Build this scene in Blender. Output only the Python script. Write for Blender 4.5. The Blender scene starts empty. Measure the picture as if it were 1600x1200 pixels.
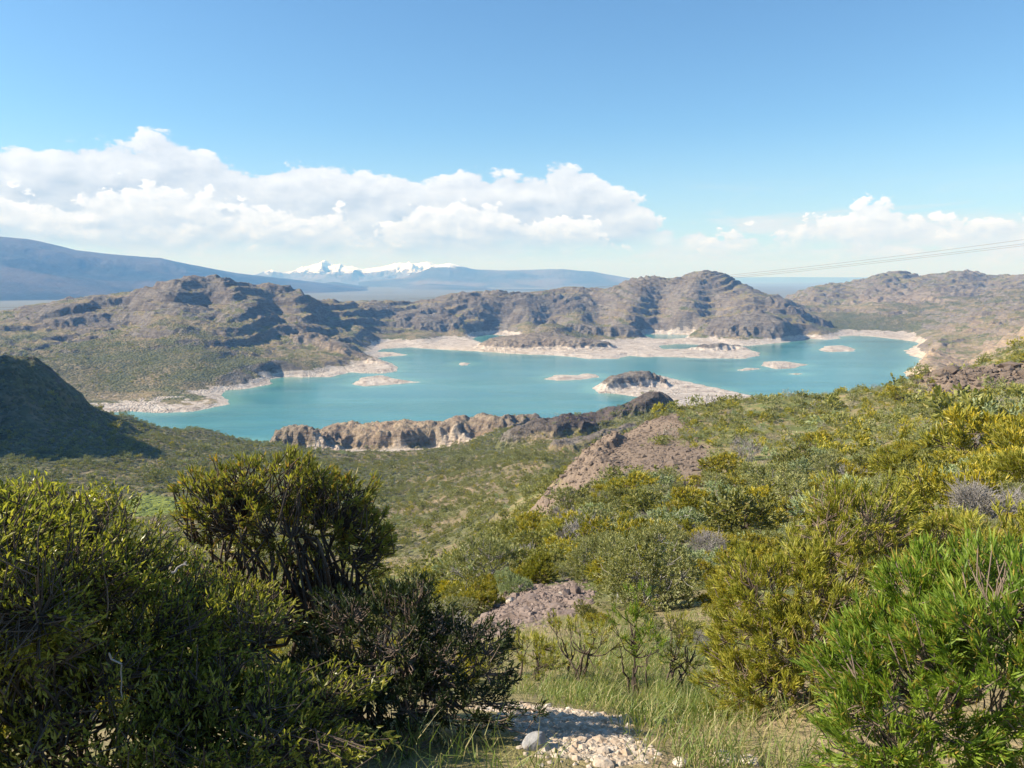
import bpy, math, random, time
import numpy as np
T0 = time.time()
rng = np.random.default_rng(7)
random.seed(7)
S = bpy.context.scene
COL = S.collection
R = math.radians

# ------------------------------------------------------------------ camera
EYE = 150.0                       # metres above the lake
FPX = 1186.0                      # focal length, 1600 px wide frame
PITCH = math.atan(165 / FPX)
cam_d = bpy.data.cameras.new('camera'); cam = bpy.data.objects.new('camera', cam_d); COL.objects.link(cam)
cam.location = (0, 0, EYE); cam.rotation_euler = (math.pi / 2 - PITCH, 0, 0)
cam_d.sensor_width = 36; cam_d.lens = 36 * FPX / 1600
cam_d.clip_start = 0.1; cam_d.clip_end = 300000
S.camera = cam

# ------------------------------------------------------------------ light
SUN_AZ, SUN_EL = R(-91), R(37)    # azimuth from the view direction (+Y), clockwise
EXPOSURE = 1.0
SUN_STRENGTH = 4.9
SKY_STRENGTH = 0.10
sd = bpy.data.lights.new('sun', 'SUN'); sd.energy = SUN_STRENGTH; sd.angle = R(0.53); sd.color = (1.0, 0.93, 0.82)
sun = bpy.data.objects.new('sun', sd); COL.objects.link(sun)
sun.rotation_euler = (math.pi / 2 - SUN_EL, 0, -SUN_AZ + math.pi)
sun.location = (-300, 50, 400)

S.view_settings.view_transform = 'Standard'; S.view_settings.look = 'None'
S.view_settings.exposure = EXPOSURE; S.view_settings.gamma = 1.0
S.view_settings.use_curve_mapping = False
S.cycles.use_denoising = True
S.cycles.max_bounces = 6; S.cycles.diffuse_bounces = 2; S.cycles.glossy_bounces = 2
S.cycles.transmission_bounces = 3; S.cycles.transparent_max_bounces = 6; S.cycles.volume_bounces = 0
S.cycles.sample_clamp_indirect = 6.0

# ------------------------------------------------------------------ node helper
class NT:
    def __init__(s, tree): s.t = tree; tree.nodes.clear()
    def n(s, typ, **kw):
        nd = s.t.nodes.new(typ)
        ins = kw.pop('ins', {})
        for k, v in kw.items(): setattr(nd, k, v)
        for k, v in ins.items(): s.put(nd.inputs[k], v)
        return nd
    def put(s, sock, v):
        if isinstance(v, bpy.types.NodeSocket): s.t.links.new(v, sock)
        elif isinstance(v, bpy.types.Node): s.t.links.new(v.outputs[0], sock)
        else:
            if sock.type == 'RGBA' and len(v) == 3: v = (*v, 1)
            sock.default_value = v
    def m(s, op, a, b=None, c=None, clamp=False):
        nd = s.t.nodes.new('ShaderNodeMath'); nd.operation = op; nd.use_clamp = clamp
        for i, x in enumerate((a, b, c)):
            if x is not None: s.put(nd.inputs[i], x)
        return nd.outputs[0]
    def mixc(s, f, a, b, blend='MIX'):
        nd = s.t.nodes.new('ShaderNodeMix'); nd.data_type = 'RGBA'; nd.blend_type = blend; nd.clamp_factor = True
        s.put(nd.inputs[0], f); s.put(nd.inputs[6], a); s.put(nd.inputs[7], b)
        return nd.outputs[2]
    def ss(s, x, lo, hi, a=0.0, b=1.0):
        nd = s.t.nodes.new('ShaderNodeMapRange'); nd.interpolation_type = 'SMOOTHSTEP'
        s.put(nd.inputs[0], x); s.put(nd.inputs[1], lo); s.put(nd.inputs[2], hi); s.put(nd.inputs[3], a); s.put(nd.inputs[4], b)
        return nd.outputs[0]
    def noise(s, vec, scale, detail=4, rough=0.55, dist=0.0, dim='3D', lac=2.0):
        nd = s.n('ShaderNodeTexNoise', noise_dimensions=dim)
        s.put(nd.inputs['Vector'], vec)
        for k, v in (('Scale', scale), ('Detail', detail), ('Roughness', rough), ('Distortion', dist), ('Lacunarity', lac)): nd.inputs[k].default_value = v
        return nd.outputs[0]
    def voro(s, vec, scale, feature='F1', rnd=1.0, smooth=None):
        nd = s.n('ShaderNodeTexVoronoi', feature=feature)
        s.put(nd.inputs['Vector'], vec); nd.inputs['Scale'].default_value = scale; nd.inputs['Randomness'].default_value = rnd
        if smooth is not None: nd.inputs['Smoothness'].default_value = smooth
        return nd
    def curve(s, x, pts):
        nd = s.n('ShaderNodeFloatCurve'); s.put(nd.inputs['Value'], x)
        c = nd.mapping.curves[0]
        while len(c.points) < len(pts): c.points.new(0.5, 0.5)
        for p, (a, b) in zip(c.points, sorted(pts)): p.location = (a, b); p.handle_type = 'AUTO_CLAMPED'
        nd.mapping.use_clip = False; nd.mapping.update()
        return nd.outputs[0]

# ------------------------------------------------------------------ sky with clouds (world)
W = bpy.data.worlds.new('World'); S.world = W; W.use_nodes = True
def build_world():
    g = NT(W.node_tree)
    sky = g.n('ShaderNodeTexSky', sky_type='NISHITA', sun_disc=False)
    sky.sun_elevation = SUN_EL; sky.sun_rotation = SUN_AZ
    sky.altitude = 600; sky.air_density = 1.0; sky.dust_density = 0.3; sky.ozone_density = 1.6
    tc = g.n('ShaderNodeTexCoord'); sep = g.n('ShaderNodeSeparateXYZ', ins={0: tc.outputs['Generated']})
    x, y, z = sep.outputs
    az = g.m('ARCTAN2', x, y)                                   # radians, 0 = view direction
    el = g.m('ARCSINE', z)
    def field(scale, dx, dy, stretch, ox, amp):
        v = g.n('ShaderNodeCombineXYZ', ins={0: g.m('ADD', az, ox + dx), 1: g.m('MULTIPLY', g.m('ADD', el, dy), stretch), 2: 0.0}).outputs[0]
        nd = g.n('ShaderNodeTexNoise', noise_dimensions='2D'); g.put(nd.inputs['Vector'], v)
        for k, q in (('Scale', scale), ('Detail', 8), ('Roughness', 0.60), ('Distortion', 0.0)): nd.inputs[k].default_value = q
        vn = g.n('ShaderNodeMix', data_type='VECTOR'); vn.inputs[0].default_value = 0.055
        g.put(vn.inputs[4], v); g.put(vn.inputs[5], nd.outputs['Color'])
        vo = g.n('ShaderNodeTexVoronoi', voronoi_dimensions='2D', feature='F1', normalize=True); g.put(vo.inputs['Vector'], vn.outputs[1])
        vo.inputs['Scale'].default_value = scale * 2.6; vo.inputs['Detail'].default_value = 2.0; vo.inputs['Roughness'].default_value = 0.55; vo.inputs['Lacunarity'].default_value = 2.3
        puff = g.m('SUBTRACT', 0.42, vo.outputs['Distance'])
        return g.m('MULTIPLY', g.m('ADD', g.m('SUBTRACT', nd.outputs[0], 0.5), g.m('MULTIPLY', puff, 0.60)), amp)
    t = g.m('DIVIDE', g.m('ADD', az, 1.0), 2.0)             # -1..1 rad -> 0..1
    def layer(prev, f0, f1, top_pts, base_pts, soft, lit, shade, dens, gain, deep=0.0):
        top = g.curve(t, [((a + 1) / 2, b) for a, b in top_pts])
        base = g.curve(t, [((a + 1) / 2, b) for a, b in base_pts])
        edge_t = g.m('SUBTRACT', g.m('ADD', top, f0), el)        # >0 below the ragged top
        edge_b = g.m('SUBTRACT', g.m('ADD', el, g.m('MULTIPLY', f0, 0.5)), base)
        al = g.m('MULTIPLY', g.ss(edge_t, 0.0, soft), g.ss(edge_b, 0.0, 0.035))
        al = g.m('MULTIPLY', al, dens, clamp=True)
        li = g.m('ADD', g.m('MULTIPLY', g.m('SUBTRACT', f0, f1), gain), 0.60)
        li = g.m('ADD', li, g.m('MULTIPLY', f0, 2.2)); li = g.m('SUBTRACT', li, g.m('MULTIPLY', g.ss(edge_t, 0.03, 0.12), deep))
        li = g.m('ADD', li, g.m('MULTIPLY', g.ss(edge_t, 0.05, 0.0), 0.2))
        li = g.m('ADD', li, g.m('MULTIPLY', g.ss(edge_b, 0.06, 0.0), -0.22), clamp=True)
        return g.mixc(al, prev, g.mixc(li, shade, lit))
    k = 1 / SKY_STRENGTH / (2 ** EXPOSURE)
    def col(r, gg, b): return (r * k, gg * k, b * k)
    c = g.mixc(1.0, sky.outputs[0], (0.52, 0.735, 0.87), 'MULTIPLY')
    c = g.mixc(g.m('MULTIPLY', g.ss(el, 0.20, 0.0), 0.52), c, col(0.62, 0.76, 0.88))
    v = g.n('ShaderNodeCombineXYZ', ins={0: az, 1: g.m('MULTIPLY', el, 7.0), 2: 0.0}).outputs[0]
    nd = g.n('ShaderNodeTexNoise', noise_dimensions='2D'); g.put(nd.inputs['Vector'], v)
    for kk, q in (('Scale', 4.0), ('Detail', 6), ('Roughness', 0.6), ('Distortion', 0.4)): nd.inputs[kk].default_value = q
    band = g.m('MULTIPLY', g.ss(el, 0.01, 0.04), g.ss(el, 0.13, 0.06))
    c = g.mixc(g.m('MULTIPLY', g.m('MULTIPLY', g.ss(nd.outputs[0], 0.42, 0.64), band), 0.9), c, col(0.80, 0.86, 0.92))
    E = lambda vv: math.atan((435 - vv) / FPX)
    A = lambda uu: math.atan((uu - 800) / FPX)
    r0 = field(8.0, 0.0, 0.0, 1.9, 0.4, 0.088); r1 = field(8.0, -0.010, 0.012, 1.9, 0.4, 0.088)
    f0 = field(12.0, 0.0, 0.0, 1.7, 3.7, 0.105); f1 = field(12.0, -0.007, 0.008, 1.7, 3.7, 0.105)
    WHITE, GREY = col(1.02, 1.07, 1.16), col(0.36, 0.46, 0.62)
    c = layer(c, r0, r1,
              [(-1, E(245)), (A(0), E(262)), (A(60), E(274)), (A(120), E(262)), (A(180), E(256)), (A(330), E(258)), (A(450), E(276)), (A(600), E(286)), (A(850), E(280)), (A(920), E(286)), (A(975), E(312)), (A(1080), E(380)), (A(1200), E(400)), (A(1600), E(404)), (1, E(395))],
              [(-1, E(408)), (A(0), E(402)), (A(500), E(412)), (A(800), E(412)), (A(1000), E(400)), (A(1600), E(420)), (1, E(420))],
              0.009, WHITE, GREY, 0.96, 13.0, 0.30)
    c = layer(c, f0, f1,
              [(-1, E(330)), (A(0), E(330)), (A(100), E(345)), (A(200), E(312)), (A(330), E(322)), (A(420), E(350)), (A(520), E(348)), (A(600), E(374)), (A(660), E(338)), (A(760), E(334)), (A(830), E(356)), (A(900), E(356)), (A(960), E(395)), (A(1060), E(425)), (A(1120), E(392)), (A(1200), E(372)), (A(1300), E(356)), (A(1420), E(348)), (A(1490), E(368)), (A(1560), E(360)), (A(1640), E(366)), (1, E(370))],
              [(-1, E(402)), (A(0), E(400)), (A(500), E(398)), (A(800), E(394)), (A(1100), E(404)), (A(1300), E(405)), (1, E(405))],
              0.006, col(1.12, 1.17, 1.25), col(0.40, 0.50, 0.66), 0.95, 12.0, 0.22)
    bg = g.n('ShaderNodeBackground', ins={'Color': c, 'Strength': SKY_STRENGTH})
    out = g.n('ShaderNodeOutputWorld'); g.t.links.new(bg.outputs[0], out.inputs['Surface'])
    W.cycles.sampling_method = 'MANUAL'; W.cycles.sample_map_resolution = 512
build_world()

# ------------------------------------------------------------------ numpy tools
_perm = rng.permutation(256); _perm = np.concatenate([_perm, _perm, _perm])
_ga = rng.uniform(0, 2 * np.pi, 256); _gx, _gy = np.cos(_ga), np.sin(_ga)
def perlin(x, y, seed=0):
    x = x + seed * 37.17; y = y + seed * 91.73
    xi = np.floor(x).astype(np.int64); yi = np.floor(y).astype(np.int64)
    xf = x - xi; yf = y - yi; xi &= 255; yi &= 255
    u = xf * xf * xf * (xf * (xf * 6 - 15) + 10); v = yf * yf * yf * (yf * (yf * 6 - 15) + 10)
    def g(ix, iy, fx, fy):
        h = _perm[_perm[ix & 255] + (iy & 255)]
        return _gx[h] * fx + _gy[h] * fy
    a = g(xi, yi, xf, yf); b = g(xi + 1, yi, xf - 1, yf); c = g(xi, yi + 1, xf, yf - 1); d = g(xi + 1, yi + 1, xf - 1, yf - 1)
    return (a + (b - a) * u + ((c + (d - c) * u) - (a + (b - a) * u)) * v) * 1.5
def fbm(x, y, wl, octs=4, gain=0.5, seed=0, kind='p'):
    s = 0; a = 1.0; tot = 0
    for o in range(octs):
        n = perlin(x / wl, y / wl, seed + o * 3)
        if kind == 'b': n = np.abs(n) * 2 - 0.6
        elif kind == 'r': n = 1 - np.abs(n) * 2 - 0.4
        s = s + a * n; tot += a; a *= gain; wl *= 0.5
    return s / tot
def sst(a, b, x):
    t = np.clip((x - a) / (b - a), 0, 1); return t * t * (3 - 2 * t)

def ray(u, v):
    x = (u - 800) / FPX; yv = (600 - v) / FPX; cp, sp = math.cos(PITCH), math.sin(PITCH)
    dx, dy, dz = x, cp + yv * sp, -sp + yv * cp
    h = math.hypot(dx, dy)
    return dx / h, dy / h, dz / h           # unit horizontal, slope
def at(u, v, d):
    a, b, s = ray(u, v); return np.array((a * d, b * d, EYE + s * d))
def lake_pt(u, v):
    a, b, s = ray(u, v); d = -EYE / min(s, -0.02); return (a * d, b * d)
def azu(u, v=600):
    a, b, s = ray(u, v); return math.atan2(a, b)

# ------------------------------------------------------------------ terrain: measured heights along sight lines
Z = 'z'
NEAR = [(Z, 148.3, .6), (Z, 148.25, 1.5), (Z, 147.95, 3.0), (Z, 146.2, 6.5)]
COLS = {
 -250: NEAR + [(Z, 144, 12), (Z, 136, 25), (Z, 115, 70), (Z, 70, 220), (Z, 60, 390), (Z, 125, 470), (Z, 180, 540), (Z, 175, 620), (Z, 60, 780), (Z, 30, 1000), (Z, 60, 1350), (Z, 80, 1650), (Z, 40, 2100), (Z, 20, 3300)],
 -90: NEAR + [(Z, 143.5, 12), (Z, 136, 25), (900, 105), (850, 190), (812, 270), (755, 370), (700, 440), (674, 470), (Z, 78, 500), (Z, 100, 530), (Z, 103, 565), (Z, 50, 700), (Z, 20, 900), (560, 1020), (540, 1120), (515, 1330), (490, 1600), (Z, 40, 2000), (Z, 20, 3300)],
 0: NEAR + [(Z, 143.5, 12), (Z, 136, 25), (900, 105), (850, 190), (812, 270), (755, 370), (700, 440), (674, 478), (640, 500), (600, 518), (576, 535), (572, 552), (Z, 46, 640), (Z, 8, 760), (Z, 20, 900), (560, 1020), (540, 1120), (515, 1330), (486, 1600), (Z, 40, 2000), (Z, 20, 3300)],
 60: NEAR + [(Z, 143.5, 12), (Z, 136, 25), (900, 105), (850, 190), (805, 280), (745, 380), (695, 455), (672, 475), (630, 510), (600, 535), (578, 552), (Z, 36, 640), (Z, 2, 760), (Z, 12, 900), (575, 1000), (545, 1120), (512, 1340), (474, 1610), (Z, 40, 2000), (Z, 20, 3300)],
 120: NEAR + [(Z, 143.5, 12), (Z, 136, 25), (900, 105), (850, 190), (805, 280), (745, 380), (692, 465), (668, 495), (642, 530), (620, 555), (Z, 18, 650), (Z, 2, 740), (Z, 4, 860), (590, 990), (550, 1110), (512, 1340), (463, 1640), (Z, 45, 2000), (Z, 20, 3300)],
 200: NEAR + [(Z, 143.5, 12), (Z, 136, 25), (900, 105), (850, 190), (812, 270), (772, 340), (730, 410), (690, 485), (668, 540), (653, 580), (Z, 2, 680), (Z, 2, 800), (620, 930), (585, 1030), (545, 1160), (505, 1380), (472, 1570), (457, 1650), (Z, 50, 2000), (Z, 20, 3300)],
 320: NEAR + [(Z, 143.5, 12), (Z, 136, 25), (905, 100), (850, 190), (810, 265), (770, 335), (722, 440), (690, 540), (673, 605), (Z, 1, 690), (Z, 1, 850), (620, 945), (585, 1040), (550, 1150), (520, 1280), (482, 1460), (450, 1570), (431, 1630), (Z, 80, 1850), (Z, 40, 2200), (Z, 20, 3300)],
 430: NEAR + [(Z, 143.5, 12), (Z, 136, 25), (905, 100), (850, 180), (800, 270), (755, 370), (715, 490), (694, 600), (Z, 0, 660), (Z, 0, 1060), (575, 1120), (552, 1230), (522, 1380), (490, 1530), (460, 1650), (442, 1690), (Z, 90, 1850), (Z, 40, 2300), (Z, 20, 3300)],
 520: NEAR + [(Z, 143.5, 12), (Z, 135.5, 25), (920, 95), (870, 160), (810, 260), (760, 365), (725, 480), (703, 590), (Z, 2, 690), (Z, 0, 1200), (562, 1270), (535, 1430), (505, 1640), (482, 1790), (470, 1850), (Z, 50, 2100), (Z, 20, 3300)],
 600: NEAR + [(Z, 143.2, 12), (1000, 42), (929, 90), (880, 150), (825, 240), (770, 355), (728, 490), (705, 596), (Z, 2, 700), (Z, 0, 1580), (540, 1720), (510, 1850), (482, 2000), (471, 2070), (Z, 50, 2350), (Z, 20, 3300)],
 700: NEAR + [(1040, 10), (985, 22), (929, 60), (880, 110), (825, 190), (770, 300), (730, 420), (702, 560), (Z, 8, 650), (Z, 0, 730), (Z, 0, 1560), (Z, 4, 1640), (532, 1850), (500, 2000), (473, 2130), (463, 2210), (Z, 60, 2500), (Z, 20, 3300)],
 780: NEAR + [(1040, 9.5), (985, 14.5), (930, 24), (880, 55), (825, 120), (775, 210), (735, 330), (702, 500), (672, 620), (Z, 2, 700), (Z, 0, 1540), (Z, 10, 1680), (Z, 0, 1860), (Z, 2, 2050), (508, 2100), (480, 2160), (456, 2310), (Z, 60, 2600), (Z, 20, 3300)],
 860: NEAR + [(1040, 9), (985, 13.5), (930, 20), (880, 40), (830, 74), (795, 105), (760, 190), (722, 330), (700, 440), (676, 510), (662, 570), (Z, 6, 680), (Z, 0, 740), (Z, 0, 1490), (548, 1560), (530, 1660), (509, 1800), (Z, 22, 1950), (Z, 4, 2060), (505, 2130), (480, 2210), (455, 2360), (Z, 60, 2700), (Z, 20, 3300)],
 940: NEAR + [(1040, 8.6), (985, 12.8), (940, 18), (880, 34), (820, 57), (760, 90), (722, 122), (700, 150), (Z, 88, 230), (Z, 62, 320), (697, 420), (678, 500), (655, 565), (Z, 6, 690), (Z, 0, 760), (Z, 0, 960), (Z, 4, 1040), (Z, 0, 1150), (Z, 0, 1480), (547, 1570), (536, 1700), (Z, 12, 1850), (520, 2010), (490, 2160), (450, 2340), (Z, 60, 2700), (Z, 20, 3300)],
 1030: NEAR + [(1085, 6.5), (1000, 11.5), (940, 18.5), (880, 31), (820, 52), (760, 80), (700, 122), (650, 175), (Z, 95, 250), (Z, 68, 400), (Z, 55, 500), (632, 560), (Z, 20, 660), (Z, 3, 760), (Z, 3, 900), (Z, 4, 1000), (Z, 0, 1120), (Z, 0, 1490), (553, 1540), (Z, 0, 1720), (528, 1870), (519, 2000), (500, 2090), (470, 2200), (434, 2310), (Z, 70, 2700), (Z, 20, 3300)],
 1110: NEAR + [(1085, 6.5), (1000, 11.2), (900, 27), (820, 50), (740, 90), (680, 135), (636, 178), (Z, 90, 280), (Z, 30, 500), (Z, 5, 700), (Z, 3, 900), (Z, 0, 1050), (Z, 0, 1480), (551, 1550), (544, 1600), (Z, 0, 1720), (534, 1790), (502, 1960), (490, 2060), (458, 2210), (423, 2310), (Z, 70, 2700), (Z, 20, 3300)],
 1200: NEAR + [(1085, 6.5), (1000, 11), (900, 26), (820, 48), (740, 86), (680, 130), (630, 180), (Z, 85, 300), (Z, 10, 600), (Z, 1, 850), (Z, 0, 1000), (Z, 0, 1730), (527, 1800), (505, 1880), (490, 2000), (468, 2180), (461, 2280), (Z, 30, 2700), (Z, 15, 3300)],
 1255: NEAR + [(1085, 6.3), (1000, 10.5), (905, 24), (820, 46), (740, 84), (680, 130), (625, 183), (Z, 85, 300), (Z, 0, 700), (Z, 0, 1790), (520, 1870), (506, 1960), (499, 2100), (480, 2450), (458, 2950), (Z, 15, 3400)],
 1330: NEAR + [(1085, 6), (1000, 10), (880, 23), (800, 43), (720, 86), (660, 135), (613, 190), (Z, 85, 320), (Z, 0, 700), (Z, 0, 1960), (516, 2080), (492, 2300), (462, 2600), (441, 2900), (Z, 60, 3300)],
 1420: NEAR + [(1085, 5.6), (990, 9.5), (860, 21), (780, 41), (700, 86), (640, 135), (597, 200), (Z, 95, 350), (Z, 30, 700), (Z, 0, 900), (Z, 0, 1150), (Z, 7, 1300), (Z, 6, 1600), (Z, 6, 1850), (521, 2000), (492, 2200), (462, 2450), (437, 2700), (424, 2850), (Z, 90, 3300)],
 1510: NEAR + [(1085, 5.4), (980, 9), (840, 19), (760, 39), (690, 75), (640, 115), (608, 160), (592, 190), (582, 225), (Z, 100, 400), (Z, 40, 800), (Z, 6, 1080), (578, 1190), (552, 1300), (530, 1500), (500, 1800), (480, 2100), (450, 2500), (421, 2950), (Z, 100, 3300)],
 1600: NEAR + [(1085, 5.2), (980, 8.6), (820, 18), (740, 37), (680, 70), (630, 112), (605, 150), (586, 180), (565, 225), (548, 280), (Z, 108, 420), (Z, 75, 700), (552, 950), (525, 1120), (512, 1260), (497, 1500), (470, 1900), (450, 2300), (428, 2750), (Z, 100, 3300)],
 1800: NEAR + [(1085, 5), (980, 8.4), (800, 18), (720, 37), (660, 70), (610, 112), (585, 150), (555, 200), (535, 280), (Z, 125, 420), (Z, 110, 700), (520, 1000), (505, 1260), (490, 1500), (465, 1900), (445, 2300), (428, 2750), (Z, 100, 3300)],
}
def dcor(u, d):
    return d * (1 + (1 / math.cos(azu(u)) - 1) * min(1, max(0, (d - 620) / 120)))
cp = []
for u, pts in COLS.items():
    for p in pts:
        if p[0] == Z: d, zz = dcor(u, p[2]), p[1]; a = azu(u)
        else:
            d = dcor(u, p[1]); P = at(u, p[0], d); zz = P[2]; a = azu(u, p[0])
        cp.append((a, math.log(d), (zz - EYE) / d))
for u, v, d in [(255, 440, 1625), (285, 432, 1625), (355, 433, 1640), (380, 444, 1650), (405, 444, 1680), (455, 446, 1700), (475, 455, 1720), (490, 466, 1760),
                (960, 446, 2330), (985, 436, 2320), (1010, 431, 2310), (1050, 435, 2310), (1075, 428, 2310), (1095, 422, 2310), (1130, 425, 2310), (1150, 437, 2300), (1175, 449, 2290),
                (1370, 428, 2880), (1450, 429, 2950), (1480, 424, 2950), (1540, 428, 2900), (1465, 562, 1215), (1465, 547, 1300), (1465, 532, 1480), (1440, 552, 1290), (1445, 540, 1450)]:
    d = dcor(u, d); P = at(u, v, d); cp.append((azu(u, v), math.log(d), (P[2] - EYE) / d))
cp = np.array(cp)
KA = 4.0
def rbf_fit(cp, smooth=2e-4):
    X = np.stack([cp[:, 0] * KA, cp[:, 1]], 1)
    D = np.sqrt(((X[:, None] - X[None]) ** 2).sum(-1) + 0.006)
    n = len(X); A = np.zeros((n + 3, n + 3)); A[:n, :n] = -D + np.eye(n) * smooth
    P = np.concatenate([np.ones((n, 1)), X], 1); A[:n, n:] = P; A[n:, :n] = P.T
    b = np.zeros(n + 3); b[:n] = cp[:, 2]
    return X, np.linalg.solve(A, b)
CX, CW = rbf_fit(cp)
AZ0, AZ1, NA = R(-62), R(62), 420
L0, L1, NL = math.log(0.5), math.log(3900), 640
ga = np.linspace(AZ0, AZ1, NA); gl = np.linspace(L0, L1, NL)
def rbf_eval(a, l):
    x = np.stack([np.ravel(a) * KA, np.ravel(l)], 1); out = np.empty(len(x))
    for i in range(0, len(x), 20000):
        c = x[i:i + 20000]
        D = np.sqrt((c[:, :1] - CX[None, :, 0]) ** 2 + (c[:, 1:] - CX[None, :, 1]) ** 2 + 0.006)
        out[i:i + 20000] = -D @ CW[:-3] + CW[-3] + c @ CW[-2:]
    return out.reshape(np.shape(a))
GA, GL = np.meshgrid(np.clip(ga, azu(-250), azu(1800)), gl, indexing='ij')
QG = rbf_eval(GA, GL)
def base_q(a, l):
    fa = np.clip((a - AZ0) / (AZ1 - AZ0) * (NA - 1), 0, NA - 1.001); fl = np.clip((l - L0) / (L1 - L0) * (NL - 1), 0, NL - 1.001)
    i = fa.astype(int); j = fl.astype(int); s = fa - i; t = fl - j
    return (QG[i, j] * (1 - s) + QG[i + 1, j] * s) * (1 - t) + (QG[i, j + 1] * (1 - s) + QG[i + 1, j + 1] * s) * t
print('rbf', round(time.time() - T0, 1))

# ------------------------------------------------------------------ shorelines (waterline points on the lake plane)
def poly(*uv): return np.array([lake_pt(*p) for p in uv])
FAR_LAND = poly((-500, 668), (-200, 664), (60, 654), (200, 643), (262, 645.5), (300, 643), (332, 637), (362, 631), (358, 627), (346, 615), (352, 611), (390, 607), (425, 600), (421, 593), (440, 590), (520, 589), (545, 582), (600, 584), (620, 580), (622, 574), (610, 566), (580, 560.5), (600, 558), (638, 554.5), (620, 551.5), (585, 550), (600, 545), (640, 543), (700, 547), (740, 548.5), (800, 553), (850, 554.5), (900, 558), (920, 561), (965, 560.5), (985, 556), (1010, 558), (1040, 557.5), (1100, 560), (1165, 560.5), (1186, 556), (1188, 551), (1165, 545.5), (1090, 546), (1036, 546), (1029, 540), (1060, 537.5), (1100, 539), (1170, 540.5), (1195, 538), (1215, 536.5), (1245, 533), (1258, 530), (1264, 529), (1290, 531), (1316, 529), (1308, 526), (1330, 524.5), (1360, 525.5), (1400, 530), (1430, 534), (1437, 537), (1425, 543), (1413, 548), (1420, 555), (1440, 560), (1430, 572), (1412, 582), (1416, 588), (1440, 592), (1500, 603), (1700, 615), (2300, 600))
FAR_LAND = np.concatenate([FAR_LAND, [(6000, 1500), (6000, 9000), (-6000, 9000), (-6000, 1200)]])
NEAR_LAND = poly((-500, 680), (60, 678), (190, 676), (300, 688), (400, 691), (425, 692), (455, 690), (476, 686), (560, 684), (650, 684), (740, 680), (815, 674), (836, 678), (900, 676), (985, 668), (992, 652), (1008, 642), (1024, 630), (1000, 621), (968, 616), (936, 614.5), (925, 606.5), (940, 598), (985, 590), (1030, 586), (1060, 593.5), (1100, 602), (1140, 610.5), (1200, 623), (1222, 640), (1300, 668), (1500, 655), (1700, 640), (2300, 640))
NEAR_LAND = np.concatenate([NEAR_LAND, [(3000, -50), (0, -100), (-3000, -50)]])
HOLES = [poly((738, 530), (757, 536.5), (770, 538), (788, 531), (794, 525), (770, 523), (748, 524.5)),
         poly((998, 524), (1028, 530.5), (1060, 530.5), (1086, 526), (1080, 523.5), (1010, 522))]
ISLES = {
 'a': poly((550, 600), (565, 590), (600, 586), (614, 591), (656, 597), (612, 601), (572, 604)),
 'b': poly((715, 569), (722, 566), (735, 567.5), (731, 571), (720, 571)),
 'c': poly((850, 592), (868, 586), (900, 586.5), (912, 584), (932, 585), (937, 590), (905, 593), (872, 595.5)),
 'd': poly((1278, 546), (1290, 541), (1320, 540), (1336, 545), (1337, 548.5), (1310, 550), (1288, 549.5)),
 'e': poly((1188, 571), (1194, 565), (1230, 565), (1263, 570), (1242, 575), (1214, 577)),
 'f': poly((1149, 578.5), (1168, 575), (1190, 575.5), (1180, 578.5), (1160, 579.5)),
 'g': poly((1232, 584.5), (1244, 583), (1256, 584), (1246, 586)),
}
def sdf(px, py, P, chunk=60000):
    Q = np.roll(P, -1, 0); E = Q - P; L2 = (E ** 2).sum(1) + 1e-9
    out = np.empty(len(px))
    for i in range(0, len(px), chunk):
        x = px[i:i + chunk, None]; y = py[i:i + chunk, None]
        wx = x - P[None, :, 0]; wy = y - P[None, :, 1]
        t = np.clip((wx * E[:, 0] + wy * E[:, 1]) / L2, 0, 1)
        d = np.sqrt(((wx - E[:, 0] * t) ** 2 + (wy - E[:, 1] * t) ** 2).min(1))
        c = (P[None, :, 1] > y) != (Q[None, :, 1] > y)
        xi = P[:, 0] + (y - P[:, 1]) / np.where(np.abs(E[:, 1]) < 1e-9, 1e-9, E[:, 1]) * E[:, 0]
        ins = ((c & (x < xi)).sum(1) % 2) == 1
        out[i:i + chunk] = np.where(ins, d, -d)
    return out
def land_sdf(x, y):
    wx = x + 5 * fbm(x, y, 26, 3, seed=50); wy = y + 9 * fbm(x, y, 30, 3, seed=55)
    s = np.maximum(sdf(wx, wy, FAR_LAND), sdf(wx, wy, NEAR_LAND))
    for h in HOLES: s = np.minimum(s, -sdf(wx, wy, h))
    for p in ISLES.values():
        c = p.mean(0); m = np.hypot(x - c[0], y - c[1]) < 160
        if m.any(): s[m] = np.maximum(s[m], sdf(wx[m], wy[m], p))
    return s

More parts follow.
